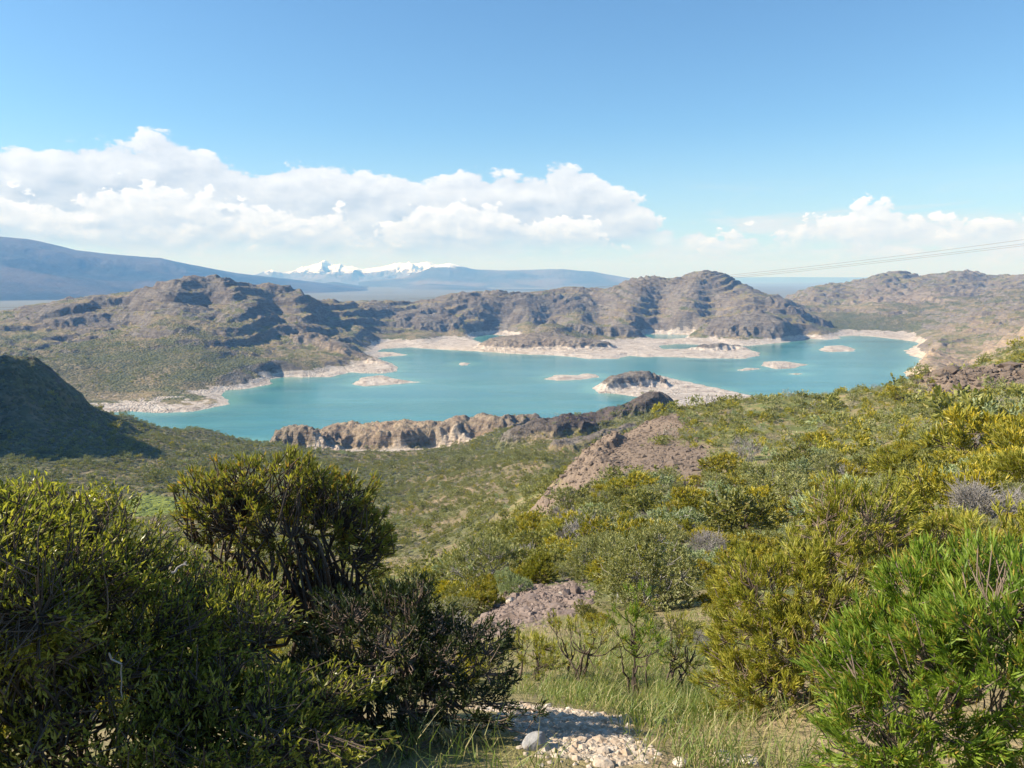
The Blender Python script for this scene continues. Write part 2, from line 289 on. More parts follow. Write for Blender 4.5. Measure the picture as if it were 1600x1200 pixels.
# rock features: (list of (u, d)), half width, height, steepness in metres, roughness)
def gp(u, d):
    a = azu(u); d = dcor(u, d); return np.array((math.sin(a) * d, math.cos(a) * d))
MESAS = [
 ([(478, 640), (540, 648), (620, 650), (690, 655)], 26, 19, 12),
 ([(680, 655), (760, 665), (812, 660)], 24, 18, 13),
 ([(835, 500), (880, 520), (940, 540), (1000, 545)], 20, 10, 5),
 ([(880, 425), (965, 445)], 13, 6, 4),
 ([(1015, 572), (1048, 570)], 15, 11, 6),
 ([(-90, 575), (10, 560), (45, 556)], 30, 5, 5),
 ([(1488, 172), (1540, 178), (1610, 184)], 9, 2.8, 3.5),
 ([(893, 112), (900, 128), (925, 142)], 6, 2.6, 2.5),
 ([(948, 1035), (1000, 1050)], 33, 19, 16),
 ([(1100, 1600), (1165, 1600)], 36, 20, 18),
 ([(1305, 1668), (1326, 1670)], 11, 13, 9),
 ([(800, 1640), (860, 1660), (905, 1640)], 70, 20, 34),
 ([(920, 1900), (965, 1880)], 55, 26, 16),
 ([(1140, 1880), (1190, 1870), (1238, 1850)], 60, 28, 12),
 ([(1225, 2120), (1262, 2140)], 50, 26, 14),
 ([(300, 1640), (370, 1650)], 60, 12, 14), ([(420, 1690), (470, 1700)], 60, 10, 18),
 ([(590, 2060), (660, 2080)], 60, 16, 16), ([(560, 1980), (600, 1990)], 40, 14, 14),
 ([(650, 1960), (690, 1990)], 55, 18, 14), ([(745, 2150), (850, 2190), (930, 2240)], 70, 16, 10),
 ([(870, 2420), (910, 2430)], 50, 10, 8), ([(1000, 2320), (1050, 2330)], 60, 9, 10), ([(1085, 2320), (1130, 2330)], 60, 9, 10),
 ([(1380, 2450), (1410, 2440)], 70, 16, 20), ([(1440, 2500), (1490, 2510)], 60, 14, 14),
 ([(60, 1420), (160, 1400)], 55, 16, 12), ([(270, 1420), (310, 1410)], 45, 14, 10), ([(240, 1540), (300, 1560)], 55, 14, 12), ([(420, 1480), (470, 1500)], 50, 14, 12),
 ([(500, 1420), (540, 1400)], 40, 12, 12), ([(560, 1360), (600, 1330)], 30, 12, 12),
 ([(352, 985), (380, 1060)], 26, 9, 7),
]
def mesa_h(x, y, wob):
    h = np.zeros_like(x)
    for pts, hw, ht, st in MESAS:
        P = np.array([gp(*p) for p in pts]); c = P.mean(0); rad = np.hypot(*(P - c).T).max() + hw + st * 3
        m = np.hypot(x - c[0], y - c[1]) < rad * 1.3
        if not m.any(): continue
        xm, ym = x[m], y[m]; best = np.full(xm.shape, 1e9)
        for a, b in zip(P[:-1], P[1:]):
            e = b - a; t = np.clip(((xm - a[0]) * e[0] + (ym - a[1]) * e[1]) / (e @ e), 0, 1)
            best = np.minimum(best, np.hypot(xm - a[0] - e[0] * t, ym - a[1] - e[1] * t))
        best = best + wob[m] * hw * (0.8 if 300 < np.hypot(*c) < 900 else 0.55)
        prof = 1 - sst(hw - st, hw + st * 0.6, best)
        prof = prof * (1 + 0.45 * fbm(xm, ym, hw * 1.6, 2, seed=68)) * (0.72 + 0.28 * np.clip(1 - best / hw, 0, 1))
        h[m] = np.maximum(h[m], ht * prof * (0.38 if np.hypot(*c) > 1450 and ht < 17 else (0.8 if np.hypot(*c) > 1300 else 1.0)))
    return h
def blob(a, l, items):
    r = np.zeros_like(a)
    for u, d, su, sl, k in items:
        r = np.maximum(r, k * np.exp(-(((a - azu(u)) / (su / FPX)) ** 2 + ((l - math.log(dcor(u, d))) / sl) ** 2)))
    return r
SKY_A = np.linspace(R(-44), R(44), 353); SKY_C = np.zeros(353)
SKY_D = np.interp(SKY_A, [azu(q) for q in (-250, 0, 300, 500, 650, 800, 1000, 1180, 1280, 1500, 1800)], [1950, 1950, 1750, 1850, 2080, 2300, 2330, 2350, 3000, 3300, 3300])
def terrain(x, y, full=True):
    """height above the lake at ground positions, with masks"""
    d = np.hypot(x, y) + 1e-6; a = np.arctan2(x, y); l = np.log(d)
    z = EYE + base_q(a, l) * d
    behind = sst(R(50), R(75), np.abs(a)) * sst(60, 20, d)
    z = z * (1 - behind) + behind * (EYE - 1.7 - 0.05 * d)
    out = {}
    midw = sst(700, 900, d)
    # mid distance rock country
    wx = x + 40 * fbm(x, y, 150, 2, seed=9); wy = y + 40 * fbm(x, y, 150, 2, seed=12)
    b1 = fbm(wx, wy, 330, 5, 0.46, seed=1, kind='b'); b2 = fbm(wx, wy, 80, 4, 0.6, seed=4, kind='b')
    amp = midw * np.clip((z - 4) / 40, 0.10, 1.0)
    flat = blob(a, l, [(210, 1080, 190, .12, .75), (1300, 2250, 60, .08, .6), (1480, 2150, 80, .07, .6)])
    amp = amp * (1 - flat * 0.75)
    amp = np.maximum(amp, midw * blob(a, l, [(1470, 1250, 90, .14, .8), (1560, 1200, 120, .2, .9), (480, 1260, 120, .05, .5), (600, 1290, 60, .05, .5), (300, 960, 90, .03, .35)]))
    zr = z + amp * (26 * b1 + (5.0 + 6 * sst(R(16), R(22), a)) * b2 - 2.0)
    # ledges
    step = 19 + 8 * fbm(x, y, 300, 2, seed=20)
    ph = (zr + 6 * fbm(x, y, 60, 3, seed=22)) / step; fr = ph - np.floor(ph)
    led = (np.floor(ph) + sst(0.30, 0.72, fr)) * step - ph * step
    zr = zr + led * 0.58 * np.clip(amp, 0, 1)
    zr = zr + amp * 3.4 * fbm(x, y, 20, 3, 0.65, seed=30, kind='r')
    zr = zr + np.interp(a, SKY_A, SKY_C) * d * sst(0.80, 0.97, d / np.interp(a, SKY_A, SKY_D)) * (1 - sst(3400, 3800, d))
    # valley and left hill
    vw = sst(70, 160, d) * (1 - midw)
    zr = zr + vw * (3.2 * fbm(x, y, 60, 3, seed=40) + 0.8 * fbm(x, y, 12, 2, seed=41))
    zr = zr + blob(a, l, [(10, 535, 110, .12, 1.0)]) * (3.5 * fbm(x, y, 40, 4, 0.6, seed=43, kind='r'))
    # near slope
    nw = sst(1.5, 6, d) * (1 - sst(70, 200, d))
    zr = zr + nw * (0.45 * fbm(x, y, 9, 3, seed=45) * np.clip(d / 25, 0.15, 1) + 0.10 * fbm(x, y, 1.4, 3, seed=46) * np.clip(d / 12, 0.2, 1))
    wob = fbm(x, y, np.where(d < 300, 14.0, 45.0), 4, 0.6, seed=60, kind='b')
    mh = mesa_h(x, y, wob) if full else 0
    zr = zr + mh
    if full:
        zr = zr + (mh > 0.5) * np.clip(mh / np.where(d < 300, 3.0, 10.0), 0, 1) * (2.6 * fbm(x, y, np.where(d < 300, 3.0, 16.0), 4, 0.62, seed=66, kind='b')) * np.where(d < 300, 0.5, 1.0)
    sd_ = np.full(x.shape, 400.0)
    m = d > 380
    if m.any() and full: sd_[m] = land_sdf(x[m], y[m])
    wid = np.where(d < 800, 26.0, 30.0 + 34 * sst(0.1, 0.6, fbm(x, y, 260, 2, seed=70) + 0.3))
    w = sst(0, 1, sd_ / wid)
    rough = 2.4 * fbm(x, y, 22, 4, 0.6, seed=72, kind='b') + 1.0
    low = np.clip(sd_ * 0.13, -6, 4.2) + np.clip(rough, 0, 5) * sst(4, 22, sd_)
    zz = np.maximum(zr, 2.5) * w + low * (1 - w)
    zz = np.where(sd_ < 0, np.maximum(sd_ * 0.25, -4) - 0.3, np.maximum(zz, 0.10 + 0.03 * np.clip(sd_, 0, 20)))
    zz = np.where(d < 380, zr, zz)
    out['sd'] = sd_; out['mesa'] = mh; out['d'] = d; out['a'] = a; out['l'] = l; out['b1'] = b1; out['b2'] = b2
    return zz, out

# hill crests levelled to the surveyed skyline: two rounds
CREST = np.array([(-200, 492), (-100, 490), (0, 486), (60, 474), (120, 464), (200, 456), (250, 442), (285, 432), (320, 430), (360, 434), (385, 444), (420, 442), (450, 447), (475, 456), (490, 466), (520, 469), (560, 472), (600, 469), (640, 471), (680, 466), (700, 459), (760, 453), (800, 456), (850, 455), (880, 448), (910, 447), (940, 453), (970, 441), (1000, 432), (1030, 431), (1050, 436), (1075, 426), (1100, 422), (1130, 425), (1150, 437), (1180, 450), (1205, 462), (1225, 461), (1250, 455), (1280, 444), (1340, 438), (1380, 425), (1410, 423), (1440, 430), (1480, 425), (1505, 420), (1530, 426), (1560, 430), (1600, 427), (1700, 430), (1800, 430)], float)
_cu = np.linspace(-200, 1800, 400); _cv = np.interp(_cu, CREST[:, 0], CREST[:, 1])
_ca = np.array([azu(a_, b_) for a_, b_ in zip(_cu, _cv)]); _cs = np.array([ray(a_, b_)[2] for a_, b_ in zip(_cu, _cv)])
_T = np.interp(SKY_A, _ca, _cs)
_dd = np.linspace(1350, 3600, 330); _A2, _D2 = np.meshgrid(SKY_A, _dd, indexing='ij')
for _it in range(2):
    _zz = terrain((np.sin(_A2) * _D2).ravel(), (np.cos(_A2) * _D2).ravel())[0].reshape(_A2.shape)
    _k = np.hanning(13); _k /= _k.sum()
    SKY_C = SKY_C + np.clip(np.convolve(np.pad(_T - ((_zz - EYE) / _D2).max(1), 6, 'edge'), _k, 'valid'), -.02, .015)
    print('crest error px', round(float(np.abs(_T - ((_zz - EYE) / _D2).max(1)).mean() * FPX), 2))

# ------------------------------------------------------------------ mesh helper
def link(o, parent=None):
    COL.objects.link(o)
    if parent is not None: o.parent = parent
    return o
def np_mesh(name, V, F, mats=(), smooth=True, attrs=None):
    """V (n,3); F list of int arrays (m,k)"""
    me = bpy.data.meshes.new(name)
    if not isinstance(F, list): F = [F]
    F = [f for f in F if len(f)]
    nl = sum(f.size for f in F); npoly = sum(len(f) for f in F)
    me.vertices.add(len(V)); me.vertices.foreach_set('co', np.asarray(V, np.float32).ravel())
    me.loops.add(nl); me.loops.foreach_set('vertex_index', np.concatenate([f.ravel() for f in F]).astype(np.int32))
    me.polygons.add(npoly)
    st = []; o = 0
    for f in F: st.append(o + np.arange(len(f)) * f.shape[1]); o += f.size
    me.polygons.foreach_set('loop_start', np.concatenate(st).astype(np.int32))
    me.polygons.foreach_set('use_smooth', np.full(npoly, smooth, bool))
    for k, (dom, val) in (attrs or {}).items():
        if val.ndim == 1:
            at_ = me.attributes.new(k, 'FLOAT', dom); at_.data.foreach_set('value', val.astype(np.float32))
        else:
            at_ = me.attributes.new(k, 'FLOAT_COLOR', dom)
            c = np.ones((len(val), 4), np.float32); c[:, :val.shape[1]] = val; at_.data.foreach_set('color', c.ravel())
    me.update(calc_edges=True)
    for m in mats: me.materials.append(m)
    return me
def mat_new(name):
    m = bpy.data.materials.new(name); m.use_nodes = True; return m, NT(m.node_tree)
def finish(g, shader, m, vol=None):
    out = g.n('ShaderNodeOutputMaterial')
    g.t.links.new(shader.outputs[0] if isinstance(shader, bpy.types.Node) else shader, out.inputs['Surface'])
    return m

# ------------------------------------------------------------------ terrain materials
def terrain_material():
    m, g = mat_new('terrain_rock_and_scrub')
    pos = g.n('ShaderNodeNewGeometry').outputs['Position']
    a1 = g.n('ShaderNodeAttribute', attribute_name='m1').outputs['Color']
    a2 = g.n('ShaderNodeAttribute', attribute_name='m2').outputs['Color']
    s1 = g.n('ShaderNodeSeparateColor', ins={0: a1}).outputs; s2 = g.n('ShaderNodeSeparateColor', ins={0: a2}).outputs
    rock, veg, bleach = s1[0], s1[1], s1[2]; tan, dark, red = s2[0], s2[1], s2[2]
    mead = g.n('ShaderNodeAttribute', attribute_name='meadow').outputs['Fac']
    n1 = g.noise(pos, 0.02, 6, 0.6); n2 = g.noise(pos, 0.11, 6, 0.62); n3 = g.noise(pos, 0.55, 4, 0.65)
    zs = g.n('ShaderNodeMapping', ins={0: pos}); zs.inputs['Scale'].default_value = (0.05, 0.05, 0.35)
    strata = g.noise(zs.outputs[0], 1.0, 5, 0.6, 0.6)
    # soil and dry grass
    soil = g.mixc(g.ss(n2, 0.35, 0.65), (0.20, 0.165, 0.085), (0.30, 0.225, 0.14))
    soil = g.mixc(g.ss(n1, 0.42, 0.62), soil, (0.155, 0.155, 0.065))
    mq = g.n('ShaderNodeMapping', ins={0: pos}); mq.inputs['Scale'].default_value = (0.010, 0.045, 0.05)
    soil = g.mixc(g.m('MULTIPLY', g.ss(g.noise(mq.outputs[0], 1.0, 5, 0.65, 0.5), 0.60, 0.68), 0.75), soil, (0.40, 0.325, 0.235))
    soil = g.mixc(red, soil, g.mixc(n2, (0.20, 0.12, 0.09), (0.32, 0.20, 0.15)))
    # rock
    rk = g.mixc(g.ss(n1, 0.35, 0.65), (0.150, 0.124, 0.100), (0.210, 0.184, 0.152))
    rk = g.mixc(g.m('MULTIPLY', g.ss(strata, 0.45, 0.62), 0.75), rk, (0.095, 0.075, 0.058))
    rk = g.mixc(g.m('MULTIPLY', g.ss(n2, 0.55, 0.70), 0.5), rk, (0.36, 0.305, 0.245))
    tanc = g.mixc(g.ss(strata, 0.4, 0.6), (0.42, 0.315, 0.20), (0.31, 0.225, 0.155))
    rk = g.mixc(tan, rk, tanc)
    rk = g.mixc(dark, rk, g.mixc(g.ss(n2, 0.4, 0.65), (0.055, 0.042, 0.040), (0.13, 0.095, 0.085)))
    c = g.mixc(g.ss(g.m('ADD', rock, g.m('MULTIPLY', g.m('SUBTRACT', n2, 0.5), 0.7)), 0.38, 0.60), soil, rk)
    # scrub: separate bushes as dark spots
    vo = g.voro(pos, 0.30); vo2 = g.voro(pos, 0.13)
    spot = g.m('MULTIPLY', g.ss(vo.outputs['Distance'], 0.62, 0.30), g.ss(g.m('ADD', veg, g.m('MULTIPLY', g.m('SUBTRACT', n1, 0.5), 1.6)), 0.22, 0.62))
    spot2 = g.m('MULTIPLY', g.ss(vo2.outputs['Distance'], 0.55, 0.3), g.ss(g.m('ADD', veg, g.m('MULTIPLY', g.m('SUBTRACT', n2, 0.5), 1.8)), 0.45, 0.8))
    spots = g.m('MAXIMUM', spot, spot2)
    vc = g.mixc(g.n('ShaderNodeSeparateColor', ins={0: vo.outputs['Color']}).outputs[0], (0.050, 0.062, 0.026), (0.105, 0.105, 0.045))
    c = g.mixc(g.m('MULTIPLY', spots, 0.92), c, vc)
    # grass film in damp hollows
    c = g.mixc(g.m('MULTIPLY', g.ss(g.m('ADD', veg, g.m('MULTIPLY', n1, 0.8)), 0.85, 1.25), 0.55), c, (0.115, 0.118, 0.05))
    # bleached rim of the drawn-down lake
    bl = g.mixc(g.ss(n2, 0.35, 0.7), (0.56, 0.50, 0.44), (0.42, 0.345, 0.285))
    bl = g.mixc(g.m('MULTIPLY', g.ss(strata, 0.50, 0.64), 0.7), bl, (0.27, 0.215, 0.175))
    bl = g.mixc(tan, bl, (0.58, 0.44, 0.28))
    c = g.mixc(g.ss(g.m('ADD', bleach, g.m('MULTIPLY', g.m('SUBTRACT', n2, 0.5), 0.8)), 0.36, 0.62), c, bl)
    c = g.mixc(mead, c, g.mixc(n2, (0.165, 0.205, 0.035), (0.205, 0.235, 0.05)))
    hb = g.m('ADD', g.m('MULTIPLY', n3, 1.3), g.m('ADD', g.m('MULTIPLY', n2, 3.0), g.m('MULTIPLY', spots, 1.4)))
    bump = g.n('ShaderNodeBump', ins={'Strength': 1.0, 'Distance': 1.6, 'Height': g.m('ADD', hb, g.m('MULTIPLY', strata, 2.2))})
    b = g.n('ShaderNodeBsdfPrincipled', ins={'Base Color': c, 'Roughness': 0.92, 'Specular IOR Level': 0.15, 'Normal': bump.outputs[0]})
    return finish(g, b, m)
def near_material():
    m, g = mat_new('stony_hillside_soil')
    pos = g.n('ShaderNodeNewGeometry').outputs['Position']
    s1 = g.n('ShaderNodeSeparateColor', ins={0: g.n('ShaderNodeAttribute', attribute_name='m1').outputs['Color']}).outputs
    s2 = g.n('ShaderNodeSeparateColor', ins={0: g.n('ShaderNodeAttribute', attribute_name='m2').outputs['Color']}).outputs
    rock, veg, grav = s1[0], s1[1], s1[2]; rubble, dark, red = s2[0], s2[1], s2[2]
    n0 = g.noise(pos, 0.12, 5, 0.6); n1 = g.noise(pos, 0.7, 6, 0.62); n2 = g.noise(pos, 5.0, 6, 0.65); n3 = g.noise(pos, 32.0, 4, 0.65)
    c = g.mixc(g.ss(n1, 0.35, 0.65), (0.20, 0.18, 0.07), (0.31, 0.235, 0.14))
    c = g.mixc(g.ss(n0, 0.42, 0.6), c, (0.13, 0.145, 0.05))
    rd = g.mixc(g.ss(n2, 0.35, 0.65), (0.150, 0.112, 0.084), (0.265, 0.200, 0.150))
    c = g.mixc(g.ss(g.m('ADD', red, g.m('MULTIPLY', g.m('SUBTRACT', n1, 0.5), 0.8)), 0.3, 0.6), c, rd)
    rb = g.mixc(g.ss(n2, 0.4, 0.6), (0.155, 0.115, 0.095), (0.28, 0.215, 0.175))
    c = g.mixc(g.ss(g.m('ADD', rubble, g.m('MULTIPLY', g.m('SUBTRACT', n1, 0.5), 0.6)), 0.35, 0.55), c, rb)
    rk = g.mixc(g.ss(n2, 0.35, 0.65), (0.16, 0.105, 0.085), (0.27, 0.19, 0.15))
    c = g.mixc(g.ss(g.m('ADD', rock, g.m('MULTIPLY', g.m('SUBTRACT', n1, 0.5), 0.5)), 0.35, 0.6), c, rk)
    gr = g.mixc(g.ss(n3, 0.35, 0.65), (0.38, 0.30, 0.21), (0.52, 0.45, 0.36))
    c = g.mixc(g.ss(g.m('ADD', grav, g.m('MULTIPLY', g.m('SUBTRACT', n2, 0.5), 0.5)), 0.35, 0.55), c, gr)
    mead = g.n('ShaderNodeAttribute', attribute_name='meadow').outputs['Fac']
    c = g.mixc(mead, c, (0.14, 0.22, 0.04))
    hb = g.m('ADD', g.m('MULTIPLY', n3, 0.02), g.m('ADD', g.m('MULTIPLY', n2, 0.12), g.m('MULTIPLY', n1, 0.25)))
    bump = g.n('ShaderNodeBump', ins={'Strength': 0.9, 'Distance': 1.0, 'Height': hb})
    b = g.n('ShaderNodeBsdfPrincipled', ins={'Base Color': c, 'Roughness': 0.95, 'Specular IOR Level': 0.1, 'Normal': bump.outputs[0]})
    return finish(g, b, m)
MT_MID, MT_NEAR = terrain_material(), near_material()

# ------------------------------------------------------------------ build the terrain sheets
BEACH = [(500, 604, 50, .03, .9), (560, 602, 60, .032, 1.0), (620, 602, 70, .034, 1.0), (710, 622, 60, .03, .9)]
DARK_B = [(0, 545, 120, .10, 1.0), (60, 590, 60, .08, .9), (900, 520, 80, .05, .95), (960, 540, 70, .05, .95), (920, 440, 70, .04, .6), (1030, 570, 30, .04, .8)]
TAN_B = [(1465, 1230, 75, .16, 1.0), (1550, 1180, 110, .17, .95), (500, 1330, 90, .07, .45), (600, 650, 150, .06, .9), (740, 660, 90, .05, .6), (1400, 2400, 80, .06, .4), (1480, 1680, 90, .08, .4), (800, 1600, 120, .06, .3)]
RED_B = [(955, 118, 95, .32, 1.0), (1010, 150, 80, .24, 1.0), (920, 104, 55, .22, .9), (1050, 105, 75, .22, .95), (1090, 85, 40, .12, .7), (848, 106, 34, .14, .95), (880, 96, 34, .12, .9), (300, 1640, 80, .05, .5), (1540, 165, 90, .10, .9), (1450, 185, 60, .08, .6), (700, 640, 200, .08, .4)]
VEG_HI = [(200, 1080, 220, .14, .45), (100, 450, 500, .5, .5), (1330, 2150, 90, .08, .5), (1480, 2300, 120, .08, .4), (880, 1780, 60, .06, .4), (850, 2260, 100, .05, .3)]
def masks(x, y, z, nz, o):
    a, l, d = o['a'], o['l'], o['d']
    slope = np.sqrt(np.clip(1 - nz ** 2, 0, 1))
    mid = sst(700, 860, d)
    nb = fbm(x, y, 90, 4, 0.6, seed=80)
    nf = fbm(x, y, 24, 3, 0.6, seed=81)
    rock = sst(0.30, 0.62, slope + 0.22 * nf) * (0.35 + 0.65 * mid) + mid * 0.34 * sst(45, 100, z) + mid * 0.25 * sst(0.1, 0.5, nb)
    rock = np.maximum(rock, sst(2, 6, o['mesa']) * 0.75 * (d > 75))
    veg = 0.38 + 0.35 * nb + blob(a, l, VEG_HI) - 0.35 * rock
    rim = 9.0 - 6.5 * (d < 800) + 5.0 * nf + 5 * nb - 5 * sst(azu(440), azu(340), a)
    bleach = 1 - sst(rim - 3.5, rim + 3.5, z)
    bleach = bleach * (d > 560)
    bleach = np.maximum(bleach, 0.55 * sst(30, 4, o['sd']) * (d > 560))
    # the near shore under scrub stays green on the left hill side
    keep = blob(a, l, [(300, 610, 130, .06, 1.0), (150, 620, 120, .1, 1.0)])
    bleach = bleach * (1 - keep)
    bleach = np.maximum(bleach, blob(a, l, BEACH))
    tb = blob(a, l, TAN_B); rock = np.maximum(rock, tb * (.6 + .8 * nf)); veg = veg - .6 * tb
    tan = blob(a, l, TAN_B); dark = blob(a, l, DARK_B); red = blob(a, l, RED_B)
    mead = np.zeros_like(x)
    m = (d > 180) & (d < 420)
    ma = (a[m] - azu(226)) / (42 / FPX); ml = (l[m] - math.log(306)) / 0.105
    mead[m] = sst(1.15, 0.9, np.sqrt(ma ** 2 + ml ** 2 + 0.35 * ma * ml) + 0.25 * fbm(x[m], y[m], 12, 3, seed=83))
    return np.stack([np.clip(rock, 0, 1), np.clip(veg, 0, 1), np.clip(bleach, 0, 1)], 1), np.stack([tan, dark, red], 1), mead
def grid_normals(P):
    du = np.gradient(P, axis=0); dv = np.gradient(P, axis=1); n = np.cross(du, dv); n /= np.linalg.norm(n, axis=2, keepdims=True) + 1e-12
    n[n[..., 2] < 0] *= -1; return n
# middle and far sheet: polar grid
NC = 1000
az_m = np.linspace(R(-44), R(44), NC)
def geo(a, b, r): 
    n = int(math.ceil(math.log(b / a) / math.log(1 + r))); return a * (b / a) ** (np.arange(n + 1) / n)
rows_m = np.concatenate([geo(58, 440, 0.008), geo(440, 3900, 0.0035)[1:]])
A_, D_ = np.meshgrid(az_m, rows_m, indexing='ij')
X_, Y_ = np.sin(A_) * D_, np.cos(A_) * D_
zf, of = terrain(X_.ravel(), Y_.ravel())
print('mid terrain', A_.shape, round(time.time() - T0, 1))
Zm = zf.reshape(A_.shape)
# blend the outer edge into the far plain
Zm = Zm * (1 - sst(3700, 3900, D_)) + 18 * sst(3700, 3900, D_) * (np.ones_like(Zm))
Pm = np.stack([X_, Y_, Zm], 2); Nm = grid_normals(Pm)
M1, M2, MD = masks(X_.ravel(), Y_.ravel(), Zm.ravel(), Nm[..., 2].ravel(), of)
SDm = of['sd'].reshape(A_.shape)
nr = len(rows_m)
idx = np.arange(NC * nr).reshape(NC, nr)
quads = np.stack([idx[:-1, :-1], idx[1:, :-1], idx[1:, 1:], idx[:-1, 1:]], 2).reshape(-1, 4)
qs = SDm.ravel()[quads].max(1); quads = quads[qs > -6]
# region of every quad
qx = X_.ravel()[quads].mean(1); qy = Y_.ravel()[quads].mean(1); qd = np.hypot(qx, qy); qa = np.arctan2(qx, qy)
reg = np.full(len(quads), 0)
is_far = sdf(qx, qy, FAR_LAND) > -8
inland = {}
reg[is_far & (qd > 750)] = 1
for i, (k, p) in enumerate(ISLES.items()):
    c = p.mean(0); r = np.hypot(*(p - c).T).max() + 14
    reg[(np.hypot(qx - c[0], qy - c[1]) < r) & (sdf(qx, qy, p) > -12)] = 10 + i
def sub_mesh(name, q, label, kind='structure', mats=(MT_MID,)):
    used = np.unique(q); mp = np.full(NC * nr, -1); mp[used] = np.arange(len(used))
    me = np_mesh(name, Pm.reshape(-1, 3)[used], mp[q], mats, True, {'m1': ('POINT', M1[used]), 'm2': ('POINT', M2[used]), 'meadow': ('POINT', MD[used])})
    me.normals_split_custom_set_from_vertices(Nm.reshape(-1, 3)[used].astype(np.float32))
    o = bpy.data.objects.new(name, me); o['kind'] = kind; o['label'] = label; return link(o)
sub_mesh('valley', quads[reg == 0], 'scrub covered hillside and valley falling to the near lake shore')
sub_mesh('rocky_hills', quads[reg == 1], 'rocky hills and bleached banks along the far lake shore')
ISL_LABEL = {'a': 'flat white islet off the far left bank', 'b': 'tiny white rock islet alone in the open lake', 'c': 'pair of low white islets left of the brown peninsula',
 'd': 'small brown rock island with white rim near the far right bay', 'e': 'flat white islet right of centre in the lake', 'f': 'thin white sand spit beside the flat islet', 'g': 'smallest white sliver islet below the flat islet'}
for i, k in enumerate(ISLES):
    q = quads[reg == 10 + i]
    if len(q): sub_mesh('island', q, ISL_LABEL[k])
# near sheet, all round the camera
az_n = np.linspace(-math.pi, math.pi, 520, endpoint=False) if False else np.concatenate([np.linspace(R(-180), R(-62), 40, endpoint=False), np.linspace(R(-62), R(62), 460), np.linspace(R(62), R(180), 41)[1:]])
rows_n = geo(0.5, 60, 0.016)
An, Dn = np.meshgrid(az_n, rows_n, indexing='ij'); Xn, Yn = np.sin(An) * Dn, np.cos(An) * Dn
zn, on = terrain(Xn.ravel(), Yn.ravel(), True)
Zn = zn.reshape(An.shape) - 0.12 * sst(57.5, 59.5, Dn)
Pn = np.stack([Xn, Yn, Zn], 2); Nn = grid_normals(Pn)
an, ln, dn = on['a'], on['l'], on['d']
GRAV = [(905, 3.6, 95, .18, 1.0), (855, 4.5, 80, .18, 1.0), (965, 3.3, 75, .10, .9), (1120, 2.85, 60, .05, .8), (800, 5.2, 60, .14, .8), (930, 4.4, 60, .12, .9), (1000, 2.7, 120, .07, .8)]
RUB = [(825, 18.5, 75, .24, 1.0), (775, 16, 50, .16, 1.0), (885, 20, 45, .16, .95)]
nslope = np.sqrt(np.clip(1 - Nn[..., 2].ravel() ** 2, 0, 1))
m1n = np.stack([0 * an, 0.5 + 0 * an, blob(an, ln, GRAV)], 1)
m2n = np.stack([blob(an, ln, RUB), 0 * an, blob(an, ln, RED_B) * (dn > 40)], 1)
ncn, nrn = An.shape; idn = np.arange(ncn * nrn).reshape(ncn, nrn)
qn = np.stack([idn[:-1, :-1], idn[1:, :-1], idn[1:, 1:], idn[:-1, 1:]], 2).reshape(-1, 4)
cap = idn[:-1, 0]
Vn = np.concatenate([Pn.reshape(-1, 3), [[0, 0, Pn[:, 0, 2].mean()]]])
capf = np.stack([idn[:-1, 0], np.full(ncn - 1, ncn * nrn), idn[1:, 0]], 1)
pad = lambda v: np.concatenate([v, v[:1]])
go = link(bpy.data.objects.new('hillside', np_mesh('hillside', Vn, [qn, capf], (MT_NEAR,), True, {'m1': ('POINT', pad(m1n)), 'm2': ('POINT', pad(m2n)), 'meadow': ('POINT', pad(0 * an))})))
go['kind'] = 'structure'; go['label'] = 'stony hillside dropping away from the viewpoint'
# the middle sheet nearer than the valley uses the near soil
me = bpy.data.objects['valley'].data
me.materials.append(MT_NEAR)
vd = np.empty(len(me.polygons) * 3, np.float32); me.polygons.foreach_get('center', vd); vd = vd.reshape(-1, 3)
pdist = np.hypot(vd[:, 0], vd[:, 1]); paz = np.arctan2(vd[:, 0], vd[:, 1])
me.polygons.foreach_set('material_index', ((pdist < 330 - 200 * sst(0.06, -0.02, paz)) ).astype(np.int32))
# height lookup
def ground_z(x, y):
    x = np.atleast_1d(np.asarray(x, float)); y = np.atleast_1d(np.asarray(y, float))
    return terrain(x, y, True)[0]
# visible height lookups through the grids for sight-line hits
def hit(u, v):
    a, b, s = ray(u, v); ds = geo(1.0, 3000, 0.004)
    zz = ground_z(a * ds, b * ds); below = np.nonzero(zz > EYE + s * ds)[0]
    d = ds[below[0]] if len(below) else 3000.0
    return np.array((a * d, b * d, zz[below[0]] if len(below) else 0.0)), d
print('terrain built', round(time.time() - T0, 1))

